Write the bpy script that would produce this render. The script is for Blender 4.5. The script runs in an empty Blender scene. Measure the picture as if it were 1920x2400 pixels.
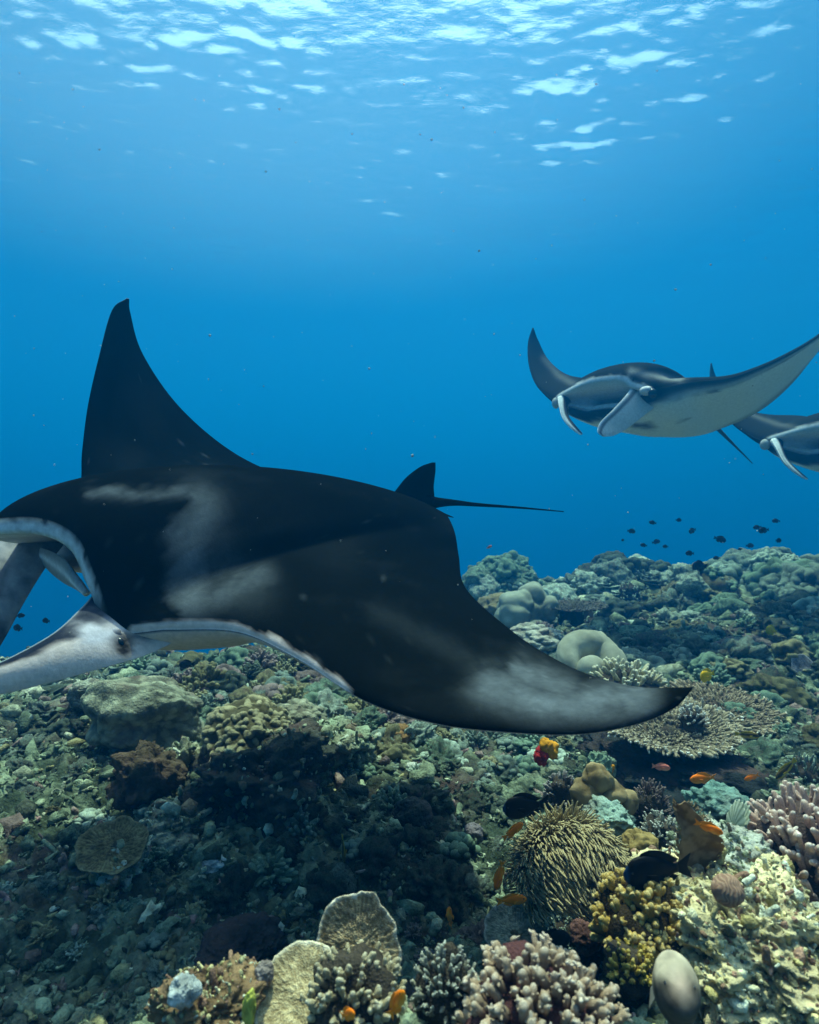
import bpy, bmesh, math, random
import numpy as np
from mathutils import Vector, Matrix, Euler

# ------------------------------------------------------------------ camera, light, exposure
sc = bpy.context.scene
FPX = 1371.0                                   # focal length in photo pixels (1920 wide)
cam_d = bpy.data.cameras.new('camera')
cam = bpy.data.objects.new('camera', cam_d)
sc.collection.objects.link(cam)
cam.location = (0, 0, 0)
cam.rotation_euler = (math.radians(90), 0, 0)
cam_d.sensor_fit = 'HORIZONTAL'
cam_d.sensor_width = 36.0
cam_d.lens = 36.0 * FPX / 1920.0
cam_d.clip_start = 0.05
cam_d.clip_end = 1500
cam_d.dof.use_dof = True
cam_d.dof.focus_distance = 2.6
cam_d.dof.aperture_fstop = 5.0
sc.camera = cam

SUN_DIR = Vector((0.0, 0.30, 0.94)).normalized()        # towards the sun
world = bpy.data.worlds.new('World')
sc.world = world
world.use_nodes = True
wn = world.node_tree
wn.nodes.clear()
wo = wn.nodes.new('ShaderNodeOutputWorld')
bg = wn.nodes.new('ShaderNodeBackground')
sky = wn.nodes.new('ShaderNodeTexSky')
sky.sky_type = 'NISHITA'
sky.sun_disc = False
sky.sun_elevation = math.asin(SUN_DIR.z)
sky.sun_rotation = math.atan2(SUN_DIR.x, SUN_DIR.y)
sky.air_density = 1.0
sky.dust_density = 5.0
bg.inputs['Strength'].default_value = 0.13
wn.links.new(sky.outputs[0], bg.inputs[0])
wn.links.new(bg.outputs[0], wo.inputs[0])

sun_d = bpy.data.lights.new('sun', 'SUN')
sun_d.energy = 5.0
sun_d.angle = math.radians(0.5)
sun_d.color = (1.0, 0.89, 0.72)
sun = bpy.data.objects.new('sun', sun_d)
sc.collection.objects.link(sun)
sun.location = SUN_DIR * 40
sun.rotation_euler = SUN_DIR.to_track_quat('Z', 'Y').to_euler()

sc.view_settings.view_transform = 'Standard'
sc.view_settings.look = 'None'
sc.view_settings.exposure = 1.02
sc.view_settings.gamma = 1.0
sc.view_settings.use_curve_mapping = False
sc.render.engine = 'CYCLES'
cy = sc.cycles
cy.use_denoising = True
cy.max_bounces = 6
cy.diffuse_bounces = 2
cy.glossy_bounces = 2
cy.volume_bounces = 3
cy.transparent_max_bounces = 8
cy.transmission_bounces = 2
cy.caustics_reflective = False
cy.caustics_refractive = False

WATER = dict(density=0.054, color=(0.002, 0.160, 0.412), absorb=(0.0, 0.20, 0.20), aniso=0.5)
SURF_Z = 13.0

# ------------------------------------------------------------------ small tools
rng = np.random.default_rng(7)
COL = sc.collection

def at(u, v, Y):
    """photo pixel + distance -> point in the world"""
    return np.array([(u - 960.0) / FPX * Y, Y, (1200.0 - v) / FPX * Y])

def ats(L):
    return np.array([at(*p) for p in L])

_perm = np.random.default_rng(3).integers(0, 1 << 30, 4096)
def _hash(ix, iy, iz, k):
    h = (ix * 73856093) ^ (iy * 19349663) ^ (iz * 83492791) ^ (k * 2654435761)
    return _perm[(h ^ (h >> 13)) & 4095] / float(1 << 30)

def vnoise(P, seed=0):
    P = np.asarray(P, float)
    I = np.floor(P).astype(np.int64)
    f = P - I
    f = f * f * f * (f * (f * 6 - 15) + 10)
    r = 0
    for dx in (0, 1):
        wx = f[:, 0] if dx else 1 - f[:, 0]
        for dy in (0, 1):
            wy = f[:, 1] if dy else 1 - f[:, 1]
            for dz in (0, 1):
                wz = f[:, 2] if dz else 1 - f[:, 2]
                r = r + wx * wy * wz * _hash(I[:, 0] + dx, I[:, 1] + dy, I[:, 2] + dz, seed)
    return r * 2 - 1

def fbm(P, octs=4, seed=0, gain=0.5):
    r, a = 0, 1.0
    P = np.asarray(P, float)
    for i in range(octs):
        r = r + a * vnoise(P * (2.03 ** i) + 17.3 * i, seed + i)
        a *= gain
    return r

def sstep(a, b, x):
    t = np.clip((x - a) / (b - a), 0, 1)
    return t * t * (3 - 2 * t)

def lerp3(a, b, t):
    a, b = np.asarray(a, float), np.asarray(b, float)
    t = np.asarray(t)[:, None]
    return a * (1 - t) + b * t

def mesh_from(name, V, F, pig=None, mat=None, smooth=True):
    """V Nx3, F list of arrays (each Mx3 or Mx4) or one array"""
    if not isinstance(F, (list, tuple)):
        F = [F]
    F = [np.asarray(f, np.int64) for f in F if len(f)]
    me = bpy.data.meshes.new(name)
    loops = np.concatenate([f.ravel() for f in F])
    sizes = np.concatenate([np.full(len(f), f.shape[1]) for f in F])
    starts = np.concatenate([[0], np.cumsum(sizes)[:-1]])
    me.vertices.add(len(V))
    me.vertices.foreach_set('co', np.asarray(V, np.float32).ravel())
    me.loops.add(len(loops))
    me.loops.foreach_set('vertex_index', loops.astype(np.int32))
    me.polygons.add(len(sizes))
    me.polygons.foreach_set('loop_start', starts.astype(np.int32))
    me.polygons.foreach_set('loop_total', sizes.astype(np.int32))
    me.polygons.foreach_set('use_smooth', np.full(len(sizes), smooth))
    if pig is not None:
        pig = np.asarray(pig, np.float32)
        if pig.ndim == 1:
            pig = np.tile(pig, (len(V), 1))
        a = me.attributes.new('pigment', 'FLOAT_COLOR', 'POINT')
        a.data.foreach_set('color', np.concatenate([pig, np.ones((len(V), 1), np.float32)], 1).ravel())
    me.update(calc_edges=True)
    me.validate()
    if mat:
        me.materials.append(mat)
    return me

def link(name, me, parent=None, loc=(0, 0, 0), rot=(0, 0, 0), scale=1.0):
    o = bpy.data.objects.new(name, me)
    COL.objects.link(o)
    o.parent = parent
    o.location = loc
    o.rotation_euler = rot
    o.scale = (scale,) * 3 if np.isscalar(scale) else scale
    return o

def tag(o, label=None, cat=None, group=None, kind=None):
    if label: o['label'] = label
    if cat: o['category'] = cat
    if group: o['group'] = group
    if kind: o['kind'] = kind
    return o

def thing(name, label, cat, loc=(0, 0, 0), rot=(0, 0, 0), group=None, scale=1.0):
    o = link(name, None, None, tuple(loc), rot, scale)
    return tag(o, label, cat, group)

def copy_tree(o, parent=None):
    c = o.copy()
    COL.objects.link(c)
    c.parent = parent
    for ch in list(o.children):
        copy_tree(ch, c)
    return c

# ------------------------------------------------------------------ materials
def pig_mat(name, rough=0.7, spec=0.25, nscale=9.0, namt=0.5, bscale=60.0, bstr=0.4, bdist=0.01, kind='noise', tint=None, tamt=0.0, sss=0.0):
    """pigment attribute x noise, with fine relief"""
    m = bpy.data.materials.new(name)
    m.use_nodes = True
    nt = m.node_tree
    N, Lk = nt.nodes, nt.links
    b = N['Principled BSDF']
    b.inputs['Roughness'].default_value = rough
    b.inputs['Specular IOR Level'].default_value = spec
    at_ = N.new('ShaderNodeAttribute'); at_.attribute_name = 'pigment'
    tc = N.new('ShaderNodeTexCoord')
    oi = N.new('ShaderNodeObjectInfo')
    off = N.new('ShaderNodeVectorMath'); off.operation = 'ADD'
    Lk.new(tc.outputs['Object'], off.inputs[0]); 
    cmb = N.new('ShaderNodeCombineXYZ')
    mul = N.new('ShaderNodeMath'); mul.operation = 'MULTIPLY'; mul.inputs[1].default_value = 37.0
    Lk.new(oi.outputs['Random'], mul.inputs[0])
    Lk.new(mul.outputs[0], cmb.inputs[0]); Lk.new(mul.outputs[0], cmb.inputs[2])
    Lk.new(cmb.outputs[0], off.inputs[1])
    no = N.new('ShaderNodeTexNoise'); no.inputs['Scale'].default_value = nscale; no.inputs['Detail'].default_value = 6; no.inputs['Roughness'].default_value = 0.65
    Lk.new(off.outputs[0], no.inputs['Vector'])
    mr = N.new('ShaderNodeMapRange')
    mr.inputs['From Min'].default_value = 0.3; mr.inputs['From Max'].default_value = 0.7
    mr.inputs['To Min'].default_value = 1.0 - namt; mr.inputs['To Max'].default_value = 1.0 + namt
    Lk.new(no.outputs[0], mr.inputs['Value'])
    sc_ = N.new('ShaderNodeVectorMath'); sc_.operation = 'SCALE'
    Lk.new(at_.outputs['Color'], sc_.inputs[0]); Lk.new(mr.outputs[0], sc_.inputs['Scale'])
    last = sc_.outputs[0]
    if tint is not None:
        n2 = N.new('ShaderNodeTexNoise'); n2.inputs['Scale'].default_value = nscale * 0.45; n2.inputs['Detail'].default_value = 5
        Lk.new(off.outputs[0], n2.inputs['Vector'])
        r2 = N.new('ShaderNodeMapRange'); r2.inputs['From Min'].default_value = 0.48; r2.inputs['From Max'].default_value = 0.68
        r2.inputs['To Max'].default_value = tamt
        Lk.new(n2.outputs[0], r2.inputs['Value'])
        mx = N.new('ShaderNodeMix'); mx.data_type = 'RGBA'
        Lk.new(r2.outputs[0], mx.inputs['Factor']); Lk.new(last, mx.inputs['A'])
        mx.inputs['B'].default_value = (*tint, 1)
        last = mx.outputs['Result']
    Lk.new(last, b.inputs['Base Color'])
    if bstr > 0:
        if kind == 'polyp':
            bt = N.new('ShaderNodeTexVoronoi'); bt.inputs['Scale'].default_value = bscale
            bo = bt.outputs['Distance']
        else:
            bt = N.new('ShaderNodeTexNoise'); bt.inputs['Scale'].default_value = bscale; bt.inputs['Detail'].default_value = 4
            bo = bt.outputs[0]
        Lk.new(off.outputs[0], bt.inputs['Vector'])
        bm = N.new('ShaderNodeBump'); bm.inputs['Strength'].default_value = bstr; bm.inputs['Distance'].default_value = bdist
        Lk.new(bo, bm.inputs['Height']); Lk.new(bm.outputs[0], b.inputs['Normal'])
    return m

M = {}
M['skin'] = pig_mat('manta_skin', 0.7, 0.0, 55, 0.16, 150, 0.25, 0.004)
M['reef'] = pig_mat('reef_floor', 0.9, 0.0, 5, 0.65, 70, 0.8, 0.02, tint=(0.13, 0.075, 0.075), tamt=0.5)
M['rubble'] = pig_mat('rubble', 0.9, 0.0, 28, 0.65, 110, 0.9, 0.012)
M['coral'] = pig_mat('coral', 0.8, 0.01, 18, 0.35, 190, 0.6, 0.004, 'polyp')
M['coral_fine'] = pig_mat('coral_fine', 0.8, 0.01, 26, 0.35, 320, 0.6, 0.003, 'polyp')
M['crust'] = pig_mat('crusted_rock', 0.9, 0.0, 11, 0.6, 70, 0.9, 0.015, tint=(0.14, 0.08, 0.07), tamt=0.5)
M['leather'] = pig_mat('leather_coral', 0.65, 0.02, 7, 0.25, 160, 0.3, 0.004)
M['fish'] = pig_mat('fish_skin', 0.4, 0.08, 60, 0.12, 260, 0.2, 0.001, 'polyp')
M['eye'] = pig_mat('eye', 0.15, 0.6, 10, 0.0, 10, 0.0)

# ------------------------------------------------------------------ haze of the water, surface
def make_haze():
    bm = bmesh.new()
    bmesh.ops.create_cube(bm, size=1.0)
    me = bpy.data.meshes.new('haze')
    bm.to_mesh(me); bm.free()
    o = link('haze', me, None, (0, 0, (SURF_Z + 0.8 - 40) / 2), (0, 0, 0), (900, 900, SURF_Z + 0.8 + 40))
    tag(o, kind='stuff')
    m = bpy.data.materials.new('blue_water'); m.use_nodes = True
    nt = m.node_tree; nt.nodes.clear()
    out = nt.nodes.new('ShaderNodeOutputMaterial')
    pv = nt.nodes.new('ShaderNodeVolumePrincipled')
    pv.inputs['Color'].default_value = (*WATER['color'], 1)
    pv.inputs['Absorption Color'].default_value = (*WATER['absorb'], 1)
    pv.inputs['Density'].default_value = WATER['density']
    pv.inputs['Anisotropy'].default_value = WATER['aniso']
    nt.links.new(pv.outputs[0], out.inputs['Volume'])
    me.materials.append(m)
make_haze()

def make_surface():
    # one sheet: fine cells near the camera, coarse towards the horizon
    def axis(lo, hi, fine_lo, fine_hi, step):
        a = list(np.arange(fine_lo, fine_hi + 1e-6, step))
        s, x = step, fine_hi
        while x < hi:
            s *= 1.25; x += s; a.append(min(x, hi))
        s, x = step, fine_lo
        while x > lo:
            s *= 1.25; x -= s; a.insert(0, max(x, lo))
        return np.unique(np.array(a))
    xs = axis(-430, 430, -17, 18, 0.12)
    ys = axis(-430, 430, 12, 30, 0.11)
    X, Y = np.meshgrid(xs, ys)
    P = np.stack([X.ravel(), Y.ravel(), np.zeros(X.size)], 1)
    q = P * np.array([0.42, 0.70, 1])
    gust = 0.75 + 0.35 * fbm(P * 0.16, 2, 71)
    w = fbm(q * 0.5, 2, 41) * 0.06
    w = w + gust * (1 - np.abs(fbm(q * 1.5 + 1.5 * w[:, None], 4, 51, .55))) * 0.075
    w = w + gust * fbm(q * 4, 3, 61, .6) * 0.016
    P[:, 2] = SURF_Z + w
    ny, nx = X.shape
    i = np.arange(ny * nx).reshape(ny, nx)
    F = np.stack([i[:-1, :-1], i[:-1, 1:], i[1:, 1:], i[1:, :-1]], -1).reshape(-1, 4)
    m = bpy.data.materials.new('water_surface'); m.use_nodes = True
    nt = m.node_tree; nt.nodes.clear(); N, Lk = nt.nodes, nt.links
    out = N.new('ShaderNodeOutputMaterial')
    tr = N.new('ShaderNodeBsdfTransparent'); tr.inputs[0].default_value = (0.97, 0.99, 1.0, 1)
    gl = N.new('ShaderNodeBsdfGlossy'); gl.inputs['Roughness'].default_value = 0.02; gl.inputs[0].default_value = (1, 1, 1, 1)
    fr = N.new('ShaderNodeFresnel'); fr.inputs['IOR'].default_value = 1.33
    tc = N.new('ShaderNodeTexCoord')
    mp = N.new('ShaderNodeMapping'); mp.inputs['Scale'].default_value = (0.5, 1.0, 1.0)
    no = N.new('ShaderNodeTexNoise'); no.inputs['Scale'].default_value = 4.0; no.inputs['Detail'].default_value = 5; no.inputs['Roughness'].default_value = 0.6
    bp = N.new('ShaderNodeBump'); bp.inputs['Strength'].default_value = 0.3; bp.inputs['Distance'].default_value = 0.06
    mix = N.new('ShaderNodeMixShader')
    Lk.new(tc.outputs['Object'], mp.inputs[0]); Lk.new(mp.outputs[0], no.inputs['Vector'])
    Lk.new(no.outputs[0], bp.inputs['Height'])
    Lk.new(bp.outputs[0], fr.inputs['Normal']); Lk.new(bp.outputs[0], gl.inputs['Normal'])
    Lk.new(fr.outputs[0], mix.inputs[0]); Lk.new(tr.outputs[0], mix.inputs[1]); Lk.new(gl.outputs[0], mix.inputs[2])
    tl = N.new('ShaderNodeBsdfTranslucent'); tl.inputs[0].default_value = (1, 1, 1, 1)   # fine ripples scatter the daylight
    vd = N.new('ShaderNodeVectorMath'); vd.operation = 'DISTANCE'; vd.inputs[1].default_value = (-5.0, 14.0, SURF_Z)   # patch of extra translucency, added to give the glow at upper left
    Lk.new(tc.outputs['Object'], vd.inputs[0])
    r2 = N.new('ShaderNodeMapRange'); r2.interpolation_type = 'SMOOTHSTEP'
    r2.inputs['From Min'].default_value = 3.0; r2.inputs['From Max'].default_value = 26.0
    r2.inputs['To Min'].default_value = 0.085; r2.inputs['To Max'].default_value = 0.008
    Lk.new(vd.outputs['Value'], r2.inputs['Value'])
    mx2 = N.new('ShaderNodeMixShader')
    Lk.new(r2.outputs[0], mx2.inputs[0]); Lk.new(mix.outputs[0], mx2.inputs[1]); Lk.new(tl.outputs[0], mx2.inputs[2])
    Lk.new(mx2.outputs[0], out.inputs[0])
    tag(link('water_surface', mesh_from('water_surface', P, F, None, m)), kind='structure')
make_surface()

# ------------------------------------------------------------------ the reef floor
MOUNDS = [  # x, y, radius, height
    (1.55, 9.4, 0.7, 0.22), (3.0, 9.0, 0.9, 0.22), (4.1, 9.0, 1.2, 0.16), (5.6, 8.4, 1.6, 0.22), (4.3, 6.3, 1.3, 0.12),
    (7.5, 8.0, 2.2, 0.3), (2.6, 5.0, 1.0, 0.10), (-0.6, 3.2, 0.5, 0.10), (1.25, 1.55, 0.55, 0.16),
    (0.1, 0.92, 0.45, 0.30), (-0.25, 1.0, 0.3, 0.10), (0.9, 2.2, 0.35, 0.06), (1.1, 2.85, 0.5, -0.14),
    (3.4, 5.4, 0.7, -0.16), (2.2, 6.9, 0.8, -0.12), (5.2, 7.2, 0.7, -0.15),
]
def zf(x, y):
    x, y = np.atleast_1d(np.asarray(x, float)), np.atleast_1d(np.asarray(y, float))
    P = np.stack([x, y, np.zeros_like(x)], 1)
    z = -1.22 + 0.12 * fbm(P * 0.45, 2, 11) + 0.06 * fbm(P * 1.7, 3, 21) + 0.028 * fbm(P * 6.0, 3, 31)
    for mx, my, r, h in MOUNDS:
        z = z + h * np.exp(-((x - mx) ** 2 + (y - my) ** 2) / (r * r))
    edge = 4.6 + 5.6 * sstep(-1.6, 1.0, x) + 0.6 * fbm(P * 0.3 + 9, 2, 77)
    z = z - np.maximum(0, y - edge) * 0.55 * sstep(0, 1.4, y - edge)
    z = z - 0.25 * np.maximum(0, -y - 3)
    return np.maximum(z, -34 + 0.5 * fbm(P * 0.1, 2, 5))

def zf1(x, y):
    return float(zf(x, y)[0])

def ground(u, v):
    """where the line of sight through a photo pixel meets the reef floor"""
    Y = np.geomspace(0.7, 30, 700)
    p = at(u, v, 1.0)
    z = zf(p[0] * Y, Y)
    k = np.argmax(p[2] * Y < z)
    return np.array([p[0] * Y[k], Y[k], z[k]])

def cells(x, y, scale, seed):
    """distance to the nearest of jittered cell points, and a random number per cell"""
    px_, py_ = x * scale, y * scale
    ix, iy = np.floor(px_).astype(np.int64), np.floor(py_).astype(np.int64)
    best = np.full(len(x), 9.0); rid = np.zeros(len(x))
    for dx in (-1, 0, 1):
        for dy in (-1, 0, 1):
            a, b = ix + dx, iy + dy
            d = np.hypot(a + _hash(a, b, a * 0, seed) - px_, b + _hash(a, b, a * 0, seed + 1) - py_)
            m = d < best
            best = np.where(m, d, best); rid = np.where(m, _hash(a, b, a * 0, seed + 2), rid)
    return best, rid

def floor_detail(x, y):
    x, y = np.atleast_1d(np.asarray(x, float)), np.atleast_1d(np.asarray(y, float))
    P = np.stack([x, y, 0 * x], 1)
    near = sstep(14, 8, np.hypot(x, y))
    wx, wy = x + .02 * vnoise(P * 12, 1), y + .02 * vnoise(P * 12, 2)
    d1, r1 = cells(wx, wy, 9.0, 1)
    d2, r2 = cells(wx, wy, 21.0, 5)
    d3, r3 = cells(wx, wy, 40.0, 9)
    b1 = np.sqrt(np.maximum(0, 1 - (d1 / .62) ** 2)) * (r1 > .35) * (.4 + r1)
    b2 = np.sqrt(np.maximum(0, 1 - (d2 / .62) ** 2)) * (.3 + r2)
    b3 = np.sqrt(np.maximum(0, 1 - (d3 / .65) ** 2)) * (.3 + r3) * sstep(4.5, 2.5, np.hypot(x, y))
    dz = near * (0.022 * b1 + 0.024 * b2 + 0.011 * b3 + 0.010 * fbm(P * 22, 3, 95))
    return dz, r2, r3

def make_floor():
    rad = np.concatenate([[0.05, 0.3], np.geomspace(0.85, 14, 440), np.geomspace(14.5, 430, 50)])
    ang = np.concatenate([np.linspace(-62, 62, 500), np.linspace(65, 295, 70)]) * math.pi / 180
    R, A = np.meshgrid(rad, ang, indexing='ij')
    x, y = (R * np.sin(A)).ravel(), (R * np.cos(A)).ravel()
    P = np.stack([x, y, np.zeros_like(x)], 1)
    z = zf(x, y)
    dz, r2, r3 = floor_detail(x, y)
    z = z + dz
    P[:, 2] = z
    nr, na = R.shape
    i = np.arange(nr * na).reshape(nr, na)
    j = np.roll(i, -1, 1)
    F = np.stack([i[:-1], i[1:], j[1:], j[:-1]], -1).reshape(-1, 4)
    n1, n2 = fbm(P * 2.2, 3, 101), fbm(P * 6.5, 4, 111)
    pig = lerp3((0.045, 0.06, 0.04), (0.16, 0.19, 0.125), sstep(-0.5, 0.6, n2 + .5 * (r2 - .5)))
    pig = pig * (.6 + .8 * r2)[:, None] * (.75 + .5 * r3)[:, None]
    pig = pig * (1 - 0.45 * sstep(0.0, 0.7, n1))[:, None]
    me = mesh_from('reef_floor', P, F[:, ::-1], pig, M['reef'])
    tag(link('reef_floor', me), kind='structure')
make_floor()

# ------------------------------------------------------------------ lofted bodies (mantas, fins)
def catmull(A, sub):
    """A: n x k control rows -> smooth rows"""
    A = np.asarray(A, float)
    n = len(A)
    out = []
    for i in range(n - 1):
        p0 = A[max(i - 1, 0)]; p1 = A[i]; p2 = A[i + 1]; p3 = A[min(i + 2, n - 1)]
        if i == 0: p0 = 2 * p1 - p2
        if i == n - 2: p3 = 2 * p2 - p1
        for t in np.linspace(0, 1, sub, endpoint=False):
            out.append(0.5 * (2 * p1 + (p2 - p0) * t + (2 * p0 - 5 * p1 + 4 * p2 - p3) * t * t + (3 * p1 - p0 - 3 * p2 + p3) * t ** 3))
    out.append(A[-1])
    return np.array(out)

def loft(ctrl, sub=6, K=22, up=None, pigfun=None, nose=0.5, jaw=(0.15, 0.075, 0.30)):
    """ctrl rows: L xyz, T xyz, top thickness, bottom thickness, mouth weight. -> V, F, pigment"""
    S = catmull(np.array(ctrl, float), sub)
    n = len(S)
    L, T = S[:, 0:3], S[:, 3:6]
    ht, hb, mw = np.maximum(S[:, 6], 0.001), np.maximum(S[:, 7], 0.001), np.clip(S[:, 8], 0, 1)
    mid = L * 0.55 + T * 0.45
    span = np.gradient(mid, axis=0)
    ch = T - L
    N = np.cross(span, ch)
    N /= np.linalg.norm(N, axis=1)[:, None] + 1e-9
    if up is not None:
        sgn = np.sign(N @ np.asarray(up, float)); 
        if np.sum(sgn) < 0: N = -N
    for _ in range(30):                                        # even out the up directions
        Np = np.vstack([N[:1], N, N[-1:]])
        N = Np[:-2] * 0.25 + Np[1:-1] * 0.5 + Np[2:] * 0.25
        N /= np.linalg.norm(N, axis=1)[:, None] + 1e-9
    th = np.linspace(0, math.pi, K)
    c = (1 - np.cos(th)) / 2                                   # 0 at leading edge
    f = (c ** nose) * (1 - c) ** 0.9
    f /= f.max()
    rows, cs, tops, side = [], [], [], []
    PK = 9
    for i in range(n):
        w = mw[i]
        cl = np.linalg.norm(ch[i])
        pts, cc, tt = [], [], []
        for k in range(K - 1, -1, -1):                         # top: trailing -> leading
            pts.append(L[i] + ch[i] * c[k] + N[i] * ht[i] * f[k]); cc.append(c[k]); tt.append(1.0)
        g, back, deep = jaw[0] * w, jaw[1] * w, jaw[2] * w
        for k in range(1, PK):                                 # the mouth pocket
            a = k / PK
            cx = back * a + deep * math.sin(math.pi * a) ** 0.8
            pts.append(L[i] + ch[i] * (cx / max(cl, 1e-3)) * 1.2 - N[i] * g * a); cc.append(cx); tt.append(0.5)
        for k in range(1, K - 1):                              # bottom: leading -> trailing
            cb = c[k] + (back * 1.2 / max(cl, 1e-3)) * (1 - c[k])
            pts.append(L[i] + ch[i] * cb - N[i] * (hb[i] * f[k] + g * (1 - c[k]) ** 2)); cc.append(c[k]); tt.append(0.0)
        rows.append(pts); cs.append(cc); tops.append(tt); side.append([i / (n - 1.0)] * len(pts))
    V = np.array(rows); R = V.shape[1]
    V = V.reshape(-1, 3)
    idx = np.arange(n * R).reshape(n, R)
    jdx = np.roll(idx, -1, 1)
    F = np.stack([idx[:-1], jdx[:-1], jdx[1:], idx[1:]], -1).reshape(-1, 4)
    caps = []
    for e, rev in ((0, False), (n - 1, True)):                 # close the ends
        r = idx[e]
        h = R
        for k in range(h // 2 - 1):
            q = [r[k], r[k + 1], r[h - 2 - k], r[h - 1 - k]]
            caps.append(q if rev else q[::-1])
    F = np.vstack([F, np.array(caps)])
    info = dict(c=np.array(cs).ravel(), top=np.array(tops).ravel(), s=np.array(side).ravel(), mw=np.repeat(mw, R))
    pig = pigfun(V, info) if pigfun else None
    return V, F, pig

def px_of(V):
    return 960 + FPX * V[:, 0] / V[:, 1], 1200 - FPX * V[:, 2] / V[:, 1]

def stroke(u, v, pts, w):
    """soft brush along a poly line"""
    best = np.full(len(u), 1e9)
    P = np.stack([u, v], 1)
    for a, b in zip(pts[:-1], pts[1:]):
        a, b = np.array(a, float), np.array(b, float)
        t = np.clip(((P - a) @ (b - a)) / ((b - a) @ (b - a)), 0, 1)
        d = np.linalg.norm(P - (a + t[:, None] * (b - a)), axis=1)
        best = np.minimum(best, d)
    return np.exp(-(best / w) ** 2)

def ctl(Lp, Tp, ht, hb, mw=0.0):
    return list(at(*Lp)) + list(at(*Tp)) + [ht, hb, mw]

def add_part(name, parent, org, V, F, pig, mat):
    return link(name, mesh_from(name, V - org, F, pig, mat), parent)

def ellipsoid(center, radii, axes=None, n=16):
    th = np.linspace(0, math.pi, n); ph = np.linspace(0, 2 * math.pi, 2 * n, endpoint=False)
    T, Pp = np.meshgrid(th, ph, indexing='ij')
    V = np.stack([np.sin(T) * np.cos(Pp), np.sin(T) * np.sin(Pp), np.cos(T)], -1).reshape(-1, 3) * np.array(radii)
    if axes is not None: V = V @ np.array(axes)
    i = np.arange(n * 2 * n).reshape(n, 2 * n); j = np.roll(i, -1, 1)
    F = np.stack([i[:-1], i[1:], j[1:], j[:-1]], -1).reshape(-1, 4)
    return V + np.array(center), F

def tube(path, radii, sides=8, cap=True):
    P = np.asarray(path, float); r = np.broadcast_to(np.asarray(radii, float), (len(P),))
    if cap:                                                    # rounded end
        d = P[-1] - P[-2]; d = d / (np.linalg.norm(d) + 1e-9)
        P = np.vstack([P, P[-1] + d * r[-1] * 0.6, P[-1] + d * r[-1] * 0.9]); r = np.concatenate([r, [r[-1] * 0.72, r[-1] * 0.12]])
    T = np.gradient(P, axis=0); T /= np.linalg.norm(T, axis=1)[:, None] + 1e-9
    ref = np.array([0.31, 0.17, 0.93]) if abs(T[0] @ np.array([0.31, 0.17, 0.93])) < 0.9 else np.array([1.0, 0, 0])
    A = np.cross(T, ref); A /= np.linalg.norm(A, axis=1)[:, None] + 1e-9
    B = np.cross(T, A)
    a = np.linspace(0, 2 * math.pi, sides, endpoint=False)
    V = P[:, None, :] + r[:, None, None] * (np.cos(a)[None, :, None] * A[:, None, :] + np.sin(a)[None, :, None] * B[:, None, :])
    n = len(P)
    i = np.arange(n * sides).reshape(n, sides); j = np.roll(i, -1, 1)
    F = np.stack([i[:-1], j[:-1], j[1:], i[1:]], -1).reshape(-1, 4)
    return V.reshape(-1, 3), F, np.repeat(np.linspace(0, 1, n), sides)

BLACK = np.array((0.0030, 0.0042, 0.0042))
PALE = np.array((0.76, 0.62, 0.56))
GREY = np.array((0.20, 0.235, 0.265))

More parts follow.
